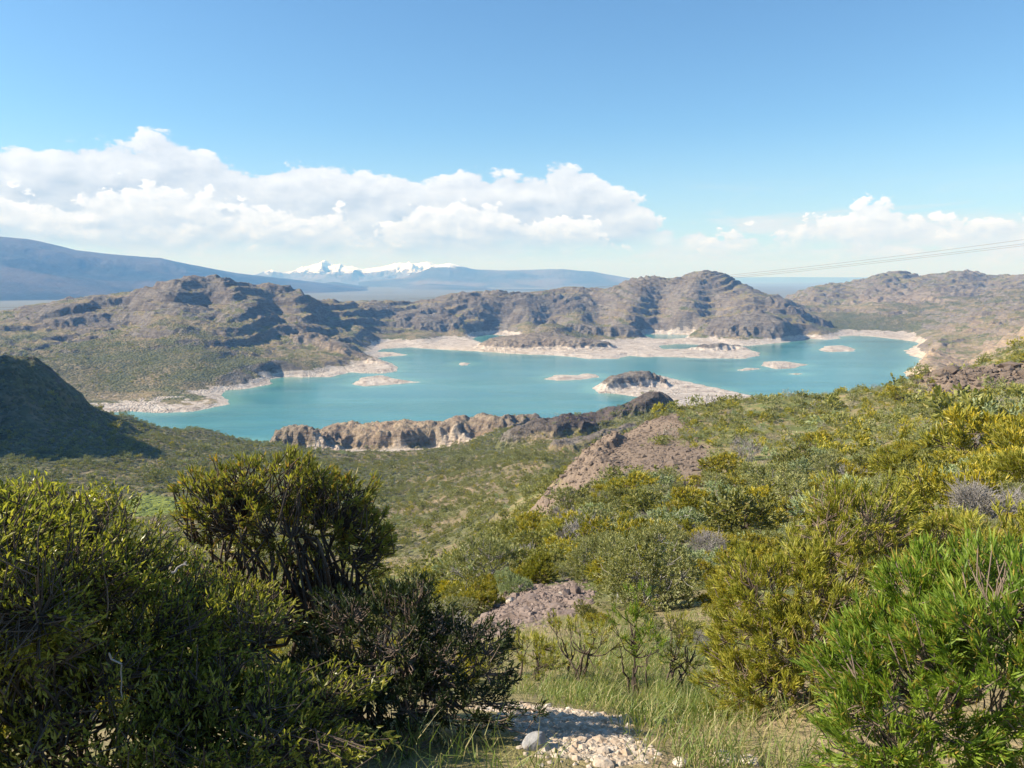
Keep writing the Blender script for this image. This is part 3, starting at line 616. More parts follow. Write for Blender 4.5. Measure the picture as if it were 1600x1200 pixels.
# ------------------------------------------------------------------ water
def water():
    m, g = mat_new('lake_water')
    pos = g.n('ShaderNodeNewGeometry').outputs['Position']
    mp = g.n('ShaderNodeMapping', ins={0: pos}); mp.inputs['Scale'].default_value = (0.006, 0.02, 1)
    n = g.noise(mp.outputs[0], 1.0, 4, 0.55); r = g.noise(pos, 0.5, 3, 0.6); r2 = g.noise(pos, 0.09, 3, 0.6)
    c = g.mixc(g.ss(n, 0.35, 0.7), (0.034, 0.150, 0.150), (0.060, 0.200, 0.186))
    sh = g.n('ShaderNodeAttribute', attribute_name='shallow').outputs['Fac']
    c = g.mixc(sh, c, (0.12, 0.28, 0.22))
    mw = g.n('ShaderNodeMapping', ins={0: pos}); mw.inputs['Scale'].default_value = (0.0022, 0.014, 1); mw.inputs['Rotation'].default_value = (0, 0, 0.12)
    gust = g.ss(g.noise(mw.outputs[0], 1.0, 6, 0.6, 0.8), 0.46, 0.60)
    c = g.mixc(g.m('MULTIPLY', gust, 0.45), c, (0.085, 0.225, 0.205))
    bump = g.n('ShaderNodeBump', ins={'Strength': g.m('ADD', 0.15, g.m('MULTIPLY', gust, 0.3)), 'Distance': 0.6, 'Height': g.m('ADD', r, r2)})
    b = g.n('ShaderNodeBsdfPrincipled', ins={'Base Color': c, 'Roughness': 0.16, 'IOR': 1.33, 'Specular IOR Level': 0.5, 'Normal': bump.outputs[0]})
    finish(g, b, m)
    aw = np.linspace(R(-50), R(50), 260); rw = geo(520, 3000, 0.010)
    Aw, Dw = np.meshgrid(aw, rw, indexing='ij'); x, y = np.sin(Aw) * Dw, np.cos(Aw) * Dw
    s = land_sdf(x.ravel(), y.ravel())
    sh_ = sst(-34, 0, s) * 0.85
    V = np.stack([x.ravel(), y.ravel(), 0 * s], 1); i = np.arange(Aw.size).reshape(Aw.shape)
    q = np.stack([i[:-1, :-1], i[1:, :-1], i[1:, 1:], i[:-1, 1:]], 2).reshape(-1, 4)
    q = q[s[q].max(1) < 60] if False else q[s[q].min(1) < 12]
    o = link(bpy.data.objects.new('lake', np_mesh('lake', V, q, (m,), True, {'shallow': ('POINT', sh_)})))
    o['kind'] = 'structure'; o['label'] = 'turquoise lake with bleached banks and islets'
water()

# ------------------------------------------------------------------ far plain and mountains
def far_things():
    m, g = mat_new('far_steppe')
    pos = g.n('ShaderNodeNewGeometry').outputs['Position']
    c = g.mixc(g.noise(pos, 0.0006, 6, 0.6), (0.10, 0.11, 0.10), (0.20, 0.19, 0.15))
    b = g.n('ShaderNodeBsdfPrincipled', ins={'Base Color': c, 'Roughness': 0.95, 'Specular IOR Level': 0.1}); finish(g, b, m)
    aw = np.linspace(R(-55), R(55), 120); rw = geo(3890, 34000, 0.04)
    Aw, Dw = np.meshgrid(aw, rw, indexing='ij'); x, y = np.sin(Aw) * Dw, np.cos(Aw) * Dw
    zz = 18 + 25 * fbm(x, y, 4000, 3, seed=90) * sst(4000, 5800, Dw)
    V = np.stack([x, y, zz], 2).reshape(-1, 3); i = np.arange(Aw.size).reshape(Aw.shape)
    q = np.stack([i[:-1, :-1], i[1:, :-1], i[1:, 1:], i[:-1, 1:]], 2).reshape(-1, 4)
    o = link(bpy.data.objects.new('plain', np_mesh('plain', V, q, (m,)))); o['kind'] = 'structure'; o['label'] = 'blue distant plain beyond the rocky hills'
    def mtn_mat(name, lo, hi, snow_z=None, snow_w=120):
        m, g = mat_new(name)
        pos = g.n('ShaderNodeNewGeometry').outputs['Position']; nor = g.n('ShaderNodeNewGeometry').outputs['Normal']
        n = g.noise(pos, 0.0012, 8, 0.62); n2 = g.noise(pos, 0.010, 6, 0.6)
        c = g.mixc(g.ss(n, 0.4, 0.62), lo, hi)
        if snow_z:
            zc = g.n('ShaderNodeSeparateXYZ', ins={0: pos}).outputs[2]; nz = g.n('ShaderNodeSeparateXYZ', ins={0: nor}).outputs[2]
            s = g.m('ADD', zc, g.m('MULTIPLY', g.m('SUBTRACT', n2, 0.5), snow_w * 2.2)); s = g.m('ADD', s, g.m('MULTIPLY', g.m('SUBTRACT', nz, 0.8), snow_w * 4.0))
            c = g.mixc(g.ss(s, snow_z - snow_w * .35, snow_z + snow_w * .35), c, (0.86, 0.88, 0.92))
        bump = g.n('ShaderNodeBump', ins={'Strength': 0.6, 'Distance': 30.0, 'Height': n2})
        b = g.n('ShaderNodeBsdfPrincipled', ins={'Base Color': c, 'Roughness': 0.9, 'Specular IOR Level': 0.1, 'Normal': bump.outputs[0]})
        return finish(g, b, m)
    def ridge(name, label, sky, d, depth, foot, mat, rough, seed, wl, ncol=420, nrow=70):
        """a mountain range whose crest runs through the given skyline; real slopes on both sides"""
        us = np.array([p[0] for p in sky], float); vs = np.array([p[1] for p in sky], float); ds = np.array([p[2] if len(p) > 2 else d for p in sky], float)
        u = np.linspace(us[0], us[-1], ncol); v = np.interp(u, us, vs); dd = np.interp(u, us, ds)
        ker = np.hanning(7); ker /= ker.sum(); v = np.convolve(np.pad(v, 3, 'edge'), ker, 'valid')
        t = np.linspace(-1, 1, nrow)
        V = np.empty((ncol, nrow, 3))
        for i in range(ncol):
            a, b, s = ray(u[i], v[i]); zc = EYE + s * dd[i]
            dist = dd[i] + t * depth
            x = a * dist; y = b * dist
            prof = np.clip(1 - np.abs(t), 0, 1) ** 1.15
            V[i, :, 0] = x; V[i, :, 1] = y; V[i, :, 2] = foot + (zc - foot) * prof
        sp = np.clip(1 - np.abs(t), 0, 1)[None]
        rg = fbm(V[..., 0], V[..., 1], wl, 6, 0.55, seed=seed, kind='r')
        rg2 = fbm(V[..., 0] * 1.0, V[..., 1] * 0.35, wl * 0.35, 4, 0.55, seed=seed + 5, kind='r')
        hgt = (V[..., 2] - foot)
        V[..., 2] += hgt * rough * (rg + 0.5 * rg2) * np.clip(np.abs(t) * 4, 0.12, 1)[None]
        V[..., 2] = np.maximum(V[..., 2], foot - 30)
        i = np.arange(ncol * nrow).reshape(ncol, nrow)
        q = np.stack([i[:-1, :-1], i[1:, :-1], i[1:, 1:], i[:-1, 1:]], 2).reshape(-1, 4)
        o = link(bpy.data.objects.new(name, np_mesh(name, V.reshape(-1, 3), q, (mat,)))); o['kind'] = 'structure'; o['label'] = label
    ridge('mountain', 'long blue mountain sloping down from the left edge', [(-420, 352, 8000), (-200, 359, 8000), (0, 370, 8000), (50, 376, 8000), (120, 391, 8000), (190, 399, 8200), (250, 403, 8400), (300, 414, 8700), (370, 427, 9200), (460, 437, 9800), (540, 446, 10200), (600, 452, 10500)], 8000, 2400, 10,
          mtn_mat('mountain_slope', (0.016, 0.026, 0.032), (0.085, 0.070, 0.065), 585, 20), 0.45, 100, 2200)
    ridge('mountain_range', 'low hazy blue hills in front of the snowy peaks', [(330, 470), (420, 455), (470, 448), (520, 440), (560, 446), (600, 452), (640, 447), (670, 443), (720, 446), (760, 449), (800, 458), (860, 466)], 11000, 1700, 15,
          mtn_mat('low_hills', (0.06, 0.07, 0.055), (0.12, 0.11, 0.09)), 0.35, 120, 2200)
    ridge('mountain_range', 'blue plateau mountain with faint snow right of the snowy peaks', [(560, 440), (630, 434), (660, 423), (680, 415), (702, 411), (722, 416), (745, 421), (790, 422), (840, 421), (880, 420), (905, 423), (925, 424), (945, 428), (975, 433), (1000, 437)], 13000, 2000, 20,
          mtn_mat('plateau_slope', (0.06, 0.07, 0.06), (0.16, 0.14, 0.12), 385, 70), 0.28, 140, 2200)
    ridge('mountain_range', 'snow covered peaks on the horizon left of centre', [(360, 436), (400, 429), (425, 421), (440, 426), (455, 425), (480, 417), (497, 412), (507, 408), (520, 412), (535, 414), (550, 416), (566, 420), (580, 418), (598, 416), (615, 412), (630, 411), (650, 412), (668, 409), (680, 413), (720, 424), (780, 432)], 16500, 2400, 20,
          mtn_mat('snow_peak', (0.10, 0.11, 0.13), (0.2, 0.19, 0.2), 330, 90), 0.75, 160, 1500)
    ridge('mountain_range', 'low blue horizon ridge in the gap between the hills', [(1060, 434), (1150, 433), (1250, 432.5), (1400, 433), (1600, 432)], 30000, 3000, 20,
          mtn_mat('horizon_ridge', (0.08, 0.09, 0.08), (0.13, 0.13, 0.12)), 0.1, 180, 6000, 160, 20)
far_things()
print('far', round(time.time() - T0, 1))
# ------------------------------------------------------------------ plant materials
def leaf_mat(name, c0, c1, c2=None, hue_var=0.25, transl=0.30, rough=0.5, spec=0.35):
    """leaf colour runs c0..c1 over the leaves of a plant; c2 on the few old or flowering ones"""
    m, g = mat_new(name)
    v = g.n('ShaderNodeAttribute', attribute_name='leaf').outputs['Fac']
    f = g.n('ShaderNodeAttribute', attribute_name='bloom').outputs['Fac']
    oi = g.n('ShaderNodeObjectInfo').outputs['Random']
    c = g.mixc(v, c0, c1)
    if c2: c = g.mixc(f, c, c2)
    k = g.m('ADD', 1.0 - hue_var / 2, g.m('MULTIPLY', oi, hue_var))
    c = g.mixc(1.0, c, g.n('ShaderNodeCombineColor', ins={0: k, 1: k, 2: g.m('MULTIPLY', k, 0.95)}).outputs[0], 'MULTIPLY')
    b = g.n('ShaderNodeBsdfPrincipled', ins={'Base Color': c, 'Roughness': rough, 'Specular IOR Level': spec})
    t = g.n('ShaderNodeBsdfTranslucent', ins={'Color': g.mixc(1.0, c, (1.25, 1.35, 0.6), 'MULTIPLY')})
    mx = g.n('ShaderNodeMixShader', ins={0: transl, 1: b.outputs[0], 2: t.outputs[0]})
    return finish(g, mx, m)
def bark_mat(name, a, b_):
    m, g = mat_new(name)
    pos = g.n('ShaderNodeTexCoord').outputs['Object']
    c = g.mixc(g.noise(pos, 24.0, 4, 0.6), a, b_)
    b = g.n('ShaderNodeBsdfPrincipled', ins={'Base Color': c, 'Roughness': 0.85, 'Specular IOR Level': 0.2})
    return finish(g, b, m)
BK_DARK = bark_mat('dark_bark', (0.055, 0.040, 0.030), (0.12, 0.09, 0.07))
BK_BROWN = bark_mat('brown_twigs', (0.12, 0.085, 0.06), (0.24, 0.18, 0.14))
BK_GREY = bark_mat('grey_twigs', (0.20, 0.18, 0.165), (0.38, 0.35, 0.33))
LF = {
 'broad': leaf_mat('glossy_small_leaf', (0.140, 0.155, 0.028), (0.420, 0.390, 0.080), (0.56, 0.46, 0.10), transl=0.45, spec=0.5, rough=0.4),
 'rosette': leaf_mat('rosette_leaf', (0.130, 0.140, 0.028), (0.400, 0.365, 0.080), (0.46, 0.26, 0.08), transl=0.44, spec=0.5, rough=0.4),
 'dark': leaf_mat('dark_needle_leaf', (0.025, 0.040, 0.014), (0.065, 0.085, 0.028), (0.12, 0.10, 0.03), transl=0.2),
 'bright': leaf_mat('bright_green_blade', (0.100, 0.165, 0.018), (0.250, 0.330, 0.045), (0.42, 0.28, 0.07), transl=0.36, hue_var=0.1),
 'yellowgreen': leaf_mat('yellow_green_blade', (0.190, 0.200, 0.026), (0.390, 0.355, 0.055), (0.38, 0.26, 0.07), transl=0.3, hue_var=0.2),
 'bloom': leaf_mat('yellow_bush_leaf', (0.190, 0.198, 0.032), (0.345, 0.315, 0.048), (0.58, 0.42, 0.025), transl=0.25, hue_var=0.35),
 'mint': leaf_mat('cushion_leaf', (0.230, 0.275, 0.140), (0.345, 0.385, 0.200), (0.38, 0.40, 0.16), transl=0.2, hue_var=0.3),
 'olive': leaf_mat('olive_leaf', (0.130, 0.138, 0.034), (0.285, 0.275, 0.070), (0.31, 0.25, 0.08), transl=0.22, hue_var=0.45),
 'grey': leaf_mat('grey_green_leaf', (0.180, 0.190, 0.075), (0.330, 0.325, 0.130), (0.38, 0.33, 0.13), transl=0.2, hue_var=0.3),
 'twig': leaf_mat('dry_grey_leaf', (0.22, 0.19, 0.16), (0.34, 0.31, 0.27), (0.22, 0.2, 0.08), transl=0.1, hue_var=0.3),
 'grass': leaf_mat('grass_blade', (0.105, 0.150, 0.030), (0.190, 0.235, 0.060), (0.40, 0.34, 0.17), transl=0.35),
}

# ------------------------------------------------------------------ plant geometry
def unit(v): return v / (np.linalg.norm(v, axis=-1, keepdims=True) + 1e-9)
def leaves_mesh(P, D, L, Wd, g, bend=0.15, bloom=None, val=None, long=False):
    """one folded kite (or three-segment blade) per leaf"""
    n = len(P); D = unit(D); r = unit(g.normal(size=(n, 3))); Wv = unit(np.cross(D, r)); N = np.cross(Wv, D)
    L = np.broadcast_to(L, n)[:, None]; Wd = np.broadcast_to(Wd, n)[:, None]
    if long:
        v = [P - Wv * Wd * .22, P + Wv * Wd * .22, P + D * L * .5 + Wv * Wd * .5 + N * L * bend * .3, P + D * L * .5 - Wv * Wd * .5 + N * L * bend * .3, P + D * L * (1 - bend * .3) + N * L * bend * -.4]
        V = np.stack(v, 1).reshape(-1, 3); b = np.arange(n)[:, None] * 5
        F = [b + np.array([[0, 1, 2, 3]]), b + np.array([[3, 2, 4]])]; k = 5
    else:
        mid = P + D * L * .45
        v = [P, mid + Wv * Wd * .5 + N * L * bend, P + D * L, mid - Wv * Wd * .5 + N * L * bend]
        V = np.stack(v, 1).reshape(-1, 3); b = np.arange(n)[:, None] * 4
        F = [np.concatenate([b + np.array([[0, 1, 2]]), b + np.array([[0, 2, 3]])])]; k = 4
    val = g.random(n) if val is None else np.clip(val + g.normal(size=n) * .18, 0, 1)
    bloom = np.zeros(n) if bloom is None else bloom
    return V, F, np.repeat(val, k), np.repeat(bloom, k)
def tubes(segs, sides=4):
    """segs: arrays (m,2,3) ends and (m,2) radii"""
    A, B, ra, rb = segs
    n = len(A); D = unit(B - A); ref = np.where(np.abs(D[:, 2:]) > .9, np.array([[1., 0, 0]]), np.array([[0, 0, 1.]]))
    U = unit(np.cross(D, ref)); Vv = np.cross(D, U)
    th = np.arange(sides) / sides * 2 * np.pi
    ring = np.cos(th)[None, :, None] * U[:, None] + np.sin(th)[None, :, None] * Vv[:, None]
    V = np.concatenate([A[:, None] + ring * ra[:, None, None], B[:, None] + ring * rb[:, None, None]], 1).reshape(-1, 3)
    b = np.arange(n)[:, None, None] * 2 * sides; i = np.arange(sides)
    q = np.stack([i, (i + 1) % sides, (i + 1) % sides + sides, i + sides], 1)[None]
    return V, (b + q).reshape(-1, 4)
class Branches:
    def __init__(s): s.A = []; s.B = []; s.ra = []; s.rb = []
    def path(s, pts, r0, r1):
        pts = np.asarray(pts); n = len(pts) - 1
        for i in range(n):
            s.A.append(pts[i]); s.B.append(pts[i + 1]); s.ra.append(r0 + (r1 - r0) * i / n); s.rb.append(r0 + (r1 - r0) * (i + 1) / n)
    def build(s, sides=4):
        return tubes((np.array(s.A), np.array(s.B), np.array(s.ra), np.array(s.rb)), sides)
def bowed(a, b, g, wob, n=4):
    t = np.linspace(0, 1, n + 1)[:, None]; L = np.linalg.norm(b - a)
    p = a + (b - a) * t; off = g.normal(size=3) * wob * L; off[2] -= wob * L * .6
    p = p + np.sin(t * np.pi) * off; p[1:-1] += g.normal(size=(n - 1, 3)) * wob * L * .25
    return p
def skeleton(tips, base, g, r_main, r_tip, n1, n2, wob=0.10, spread=0.06):
    """main stems from the base, limbs, then a twig to every tip"""
    br = Branches(); tips = np.asarray(tips)
    k1 = tips[g.choice(len(tips), min(n1, len(tips)), False)]; k2 = tips[g.choice(len(tips), min(n2, len(tips)), False)]
    N1 = base + (k1 - base) * g.uniform(.35, .5, (len(k1), 1)); N2 = base + (k2 - base) * g.uniform(.66, .82, (len(k2), 1))
    for p in N1:
        b0 = base + np.append(g.normal(size=2) * spread, -0.05)
        br.path(bowed(b0, p, g, wob, 5), r_main * g.uniform(.7, 1), r_main * .55)
    for p in N2:
        q = N1[np.argmin(np.linalg.norm(N1 - p, axis=1))]; br.path(bowed(q, p, g, wob, 4), r_main * .5, r_main * .25)
    for p in tips:
        q = N2[np.argmin(np.linalg.norm(N2 - p, axis=1))]; br.path(bowed(q, p, g, wob, 2), r_main * .2, r_tip)
    return br
def lobes_sample(lobes, n, g, inner=0.62):
    """points through the outer part of a union of ellipsoids, with the outward direction"""
    lobes = [(np.array(c, float), np.array(r, float)) for c, r in lobes]
    w = np.array([(r[0] * r[1] + r[0] * r[2] + r[1] * r[2]) for c, r in lobes]); w /= w.sum()
    P, D = [], []
    while len(P) < n:
        c, r = lobes[g.choice(len(lobes), p=w)]
        d = unit(g.normal(size=3)); d[2] = abs(d[2]) if g.random() < .55 else d[2]
        f = inner + (1 - inner) * g.random() ** .45
        bump = 1 + .17 * math.sin(d[0] * 7 + c[0] * 9) + .17 * math.sin(d[1] * 8 + d[2] * 6 + c[2] * 7)
        p = c + d * r * f * bump
        if any((((p - c2) / r2) ** 2).sum() < .30 for c2, r2 in lobes if c2 is not c): continue
        P.append(p); D.append(unit(d / r))
    return np.array(P), np.array(D)
def tuft_leaves(tips, dirs, per, L, Wd, g, spread=.7, up=.35, along=0.10, long=True, val=None, bloomp=.05, bend=.15, bloom_by=None):
    n = len(tips); P = np.repeat(tips, per, 0); D = np.repeat(unit(dirs + np.array([0, 0, up])), per, 0)
    t = g.random(n * per)[:, None]
    D2 = unit(D + g.normal(size=D.shape) * spread * (0.45 + .55 * (1 - t)))
    P = P - D * along * (1 - t) + g.normal(size=P.shape) * along * .08
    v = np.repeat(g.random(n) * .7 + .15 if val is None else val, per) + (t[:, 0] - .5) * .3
    bl = (g.random(n * per) < bloomp).astype(float) * g.uniform(.4, 1, n * per)
    if bloom_by is not None: bl = np.maximum(bl, np.repeat(bloom_by, per) * g.random(n * per))
    return leaves_mesh(P, D2, L * g.uniform(.65, 1.15, n * per), Wd * g.uniform(.7, 1.2, n * per), g, bend, bl, v, long)
def leaf_obj_mesh(name, parts, mat, smooth=False):
    V = []; Fq = []; Ft = []; lv = []; bl = []; o = 0
    for v, F, a, b in parts:
        V.append(v); lv.append(a); bl.append(b)
        for f in F: (Fq if f.shape[1] == 4 else Ft).append(f + o)
        o += len(v)
    F = ([np.concatenate(Fq)] if Fq else []) + ([np.concatenate(Ft)] if Ft else [])
    return np_mesh(name, np.concatenate(V), F, (mat,), smooth, {'leaf': ('POINT', np.clip(np.concatenate(lv), 0, 1)), 'bloom': ('POINT', np.clip(np.concatenate(bl), 0, 1))})
def plant(name, label, cat, base, stems_me, leaves_me, group=None, rz=0, sc=1.0, extra=()):
    root = bpy.data.objects.new(name, None); root.empty_display_size = .2; link(root)
    root.location = base; root.rotation_euler = (0, 0, rz); root.scale = (sc, sc, sc) if np.isscalar(sc) else sc
    root['label'] = label; root['category'] = cat
    if group: root['group'] = group
    for nm, me in (('stems', stems_me), ('foliage', leaves_me)) + tuple(extra):
        if me is not None: link(bpy.data.objects.new(nm, me), root)
    return root
def gpos(u, d):
    a = azu(u); x, y = math.sin(a) * d, math.cos(a) * d
    return np.array((x, y, float(ground_z(x, y)[0])))

# ------------------------------------------------------------------ the large bushes close to the viewpoint
def lobe(u, v, d, ru, rv, ry=None):
    c = at(u, v, d); return c, np.array((ru / FPX * d * 1.05, (ry or (ru + rv) / 2) / FPX * d, rv / FPX * d * 1.05))
def near_bush(name, label, base, lobes, ntips, per, L, Wd, mat, bark, seed, r_main=.018, r_tip=.0025, n1=7, n2=60, spread=.7, up=.35, along=.10, long=True, bloomp=.05, bend=.15, inner=.62, sides=5, wob=.10, fill=0, drop=None):
    g = np.random.default_rng(seed); base = np.asarray(base)
    lb = [(c - base, r) for c, r in lobes]
    tips, dirs = lobes_sample(lb, ntips, g, inner)
    gz = terrain(tips[:, 0] + base[0], tips[:, 1] + base[1], True)[0] - base[2]
    ok = tips[:, 2] > gz + 0.03; tips, dirs = tips[ok], dirs[ok]
    br = skeleton(tips, np.zeros(3), g, r_main, r_tip, n1, n2, wob)
    V, F = br.build(sides)
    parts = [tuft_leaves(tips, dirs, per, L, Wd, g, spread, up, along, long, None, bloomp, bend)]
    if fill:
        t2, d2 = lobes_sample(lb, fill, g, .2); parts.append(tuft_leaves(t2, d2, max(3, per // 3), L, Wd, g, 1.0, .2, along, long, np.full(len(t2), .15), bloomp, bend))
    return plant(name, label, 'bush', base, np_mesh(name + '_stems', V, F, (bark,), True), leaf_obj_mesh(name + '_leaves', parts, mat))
# left: small glossy leaves on arching sprays
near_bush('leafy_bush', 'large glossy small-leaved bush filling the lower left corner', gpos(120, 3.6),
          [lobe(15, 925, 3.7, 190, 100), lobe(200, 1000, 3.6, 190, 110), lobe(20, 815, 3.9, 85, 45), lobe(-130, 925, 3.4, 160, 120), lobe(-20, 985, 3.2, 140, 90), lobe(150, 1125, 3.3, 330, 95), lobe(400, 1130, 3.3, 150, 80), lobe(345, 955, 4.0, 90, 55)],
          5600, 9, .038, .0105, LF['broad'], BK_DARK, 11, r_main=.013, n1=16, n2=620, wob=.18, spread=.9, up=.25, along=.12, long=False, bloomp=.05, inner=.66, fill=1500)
near_bush('leafy_bush', 'tall leafy bush beyond the left edge, mostly unseen, added to shade the near bushes', gpos(-390, 3.9),  # added mostly out of view so its shade darkens the lower left bushes
          [lobe(-330, 770, 4.0, 150, 90), lobe(-420, 850, 4.0, 200, 140), lobe(-250, 910, 3.9, 170, 120), lobe(-60, 890, 4.1, 90, 50)],
          1500, 8, .045, .014, LF['broad'], BK_DARK, 18, r_main=.02, n1=12, n2=260, wob=.18, spread=.9, up=.25, along=.12, long=False, bloomp=.05, inner=.4)
near_bush('arching_bush', 'pale leafy arching sprays at the upper left, in front of the green meadow', gpos(60, 4.4),
          [lobe(40, 790, 4.5, 55, 40), lobe(100, 800, 4.5, 60, 30), lobe(165, 778, 4.6, 40, 12), lobe(80, 862, 4.5, 70, 25), lobe(20, 850, 4.4, 90, 50)],
          620, 9, .045, .013, LF['broad'], BK_BROWN, 12, r_main=.010, n1=9, n2=140, wob=.18, spread=.8, up=.2, along=.16, long=False, bloomp=.1, inner=.5)
near_bush('rosette_bush', 'tall open bush with bare forked branches and leaf rosettes left of centre', gpos(432, 4.5),
          [lobe(350, 805, 4.4, 75, 42), lobe(430, 752, 4.5, 95, 38), lobe(520, 780, 4.5, 65, 42), lobe(575, 850, 4.5, 45, 60), lobe(315, 768, 4.5, 40, 30), lobe(465, 830, 4.6, 110, 55)],
          820, 13, .052, .0105, LF['rosette'], BK_DARK, 13, r_main=.026, r_tip=.003, n1=9, n2=210, spread=.62, up=.5, along=.05, long=False, bloomp=.13, bend=.08, inner=.66, wob=.17)
near_bush('dark_bush', 'dark green twiggy bush in shade right of the open bush', gpos(610, 3.7),
          [lobe(640, 950, 3.9, 70, 50), lobe(590, 1010, 3.8, 130, 90), lobe(720, 1040, 3.7, 85, 80), lobe(640, 1110, 3.5, 170, 70), lobe(500, 1090, 3.6, 90, 80)],
          1250, 11, .045, .0065, LF['dark'], BK_BROWN, 14, r_main=.014, r_tip=.002, n1=16, n2=380, spread=.75, up=.45, along=.05, long=False, bloomp=.05, inner=.6, wob=.13)
# right: long narrow blades in dense brushes
near_bush('green_bush', 'bright green bush of dense narrow leaves in the lower right corner', gpos(1490, 3.0),
          [lobe(1470, 1100, 2.9, 170, 130), lobe(1400, 1170, 2.7, 120, 90), lobe(1450, 950, 3.2, 70, 70), lobe(1560, 920, 3.3, 90, 55), lobe(1590, 1060, 2.9, 130, 140), lobe(1420, 1020, 3.0, 90, 70), lobe(1380, 1090, 2.9, 75, 80)],
          900, 32, .064, .0062, LF['bright'], BK_BROWN, 15, r_main=.009, r_tip=.0025, n1=16, n2=230, spread=.45, up=.5, along=.07, bloomp=.14, bend=.14, inner=.78, fill=120)
near_bush('yellow_green_bush', 'tall yellow-green narrow-leaved bush beside the bright green bush', gpos(1260, 4.7),
          [lobe(1350, 815, 5.2, 75, 55), lobe(1330, 900, 5.0, 120, 55), lobe(1230, 930, 4.8, 100, 65), lobe(1180, 1010, 4.6, 75, 75), lobe(1290, 1010, 4.5, 110, 75), lobe(1240, 1090, 4.3, 110, 65), lobe(1420, 880, 5.1, 50, 45), lobe(1155, 1075, 4.5, 60, 70)],
          1150, 24, .076, .0066, LF['yellowgreen'], BK_BROWN, 16, r_main=.012, r_tip=.003, n1=16, n2=230, spread=.45, up=.45, along=.06, bloomp=.10, bend=.2, inner=.76)
near_bush('yellow_green_bush', 'yellow-green bush behind the bright green bush at the right edge', gpos(1560, 5.2),
          [lobe(1580, 850, 5.3, 60, 45), lobe(1500, 840, 5.6, 55, 30), lobe(1640, 880, 5.2, 80, 60)],
          230, 20, .088, .0080, LF['yellowgreen'], BK_BROWN, 17, r_main=.014, n1=8, n2=30, spread=.45, up=.45, along=.06, bloomp=.14, bend=.2, inner=.72)
# slender sapling-like shrubs in the grass
for k, (u, d, top, label, lobes_, nt) in enumerate([
    (905, 7.6, 0, 'slender shrub with several dark bare stems beside the gravel', [(890, 970, 7.8, 45, 18), (925, 985, 7.6, 35, 25), (940, 1000, 7.5, 30, 45)], 42),
    (998, 7.2, 0, 'thin upright shrub with one dark stem and light green top', [(1000, 935, 7.4, 34, 26), (985, 975, 7.3, 40, 30), (1015, 1010, 7.2, 40, 40)], 60),
    (835, 7.9, 0, 'low yellow-green shrub behind the pale gravel patch', [(820, 1010, 8, 45, 30), (855, 1030, 7.8, 40, 35)], 80),
    (1075, 7.4, 0, 'small bent shrub with sparse leaves left of the yellow-green bush', [(1060, 975, 7.6, 35, 18), (1070, 1020, 7.4, 35, 30)], 36)]):
    near_bush('slender_shrub', label, gpos(u, d), [lobe(*l) for l in lobes_], nt, 22, .075, .007, LF['yellowgreen' if k != 1 else 'bright'], BK_DARK, 20 + k, r_main=.017, n1=6, n2=22, spread=.5, up=.6, along=.07, bloomp=.12, inner=.45, wob=.09)
print('near bushes', round(time.time() - T0, 1))

# ------------------------------------------------------------------ shrubs of the slope: a few forms of each kind, then many individuals
def dome_shrub(kind, seed, lod):
    """unit shrub about 1 m across; lod 0 near, 1 middle, 2 far"""
    g = np.random.default_rng(seed)
    spec = {  # height, lobes, leaf length, width, per tuft, spread, up, material, bark, bloom share, stems
     'bloom': (.62, 7, .055, .016, 9, .6, .5, 'bloom', BK_BROWN, .75), 'mint': (.40, 3, .035, .012, 12, .6, .3, 'mint', BK_GREY, .1),
     'olive': (.70, 8, .050, .020, 8, .9, .3, 'olive', BK_DARK, .1), 'grey': (.72, 9, .045, .013, 8, .8, .5, 'grey', BK_GREY, .1),
     'twig': (.62, 6, .030, .007, 3, .9, .4, 'twig', BK_GREY, .2), 'blade': (.66, 7, .085, .012, 14, .45, .5, 'yellowgreen', BK_BROWN, .15)}[kind]
    h, nl, L, Wd, per, spr, up, mat, bark, bloom = spec
    nt, fat = ((600, 1.0), (215, 1.65), (46, 3.1), (1700, .85))[lod]
    if kind == 'twig': nt = int(nt * .7)
    lb = [((0, 0, h * .42), (.40, .40, h * .46))]
    for i in range(nl):
        a = g.uniform(0, 2 * np.pi); r = g.uniform(.15, .34); s = g.uniform(.14, .24) * (1.15 if kind == 'mint' else 1)
        lb.append(((math.cos(a) * r, math.sin(a) * r, h * g.uniform(.35, .78)), (s, s, s * g.uniform(.7, 1.1))))
    if lod == 3:
        for i in range(5):
            q = i * 1.257 + .4; lb.append(((math.cos(q) * .26, math.sin(q) * .26, h * .2), (.2, .2, h * .26)))
    tips, dirs = lobes_sample(lb, nt, g, .74 if kind not in ('mint', 'twig') else (.88 if kind == 'mint' else .6))
    ok = tips[:, 2] > 0.02; tips, dirs = tips[ok], dirs[ok]
    bl = sst(.45, .95, tips[:, 2] / h) * bloom * (g.random(len(tips)) < .75) if kind == 'bloom' else None
    per_ = per if lod != 2 else max(4, per // 2)
    lm = leaf_obj_mesh(kind + '_foliage', [tuft_leaves(tips, dirs, per_, L * fat, Wd * fat * (1.3 if lod == 2 else 1), g, spr, up, .05 * fat, False, None, .06, .12, bl)], LF[mat])
    sm = None
    if lod != 2:
        lo = lod; lod = 0 if lod == 3 else lod
        sel = tips if kind == 'twig' else tips[g.choice(len(tips), min(len(tips), (150, 40)[lod]), False)]
        br = skeleton(sel, np.zeros(3), g, .014 if lod == 0 else .018, .0025 if lod == 0 else .005, 8, 34 if lod == 0 else 16, .12, .05)
        if kind == 'twig':
            for p in sel[: (400, 110)[lod]]:
                q = p + unit(g.normal(size=3) + np.array([0, 0, .6]) + unit(p) * .6) * g.uniform(.06, .14); br.path([p * .9, q], .004 * fat, .0015 * fat)
        V, F = br.build(3); sm = np_mesh(kind + '_stems', V, F, (bark,), True)
    return sm, lm
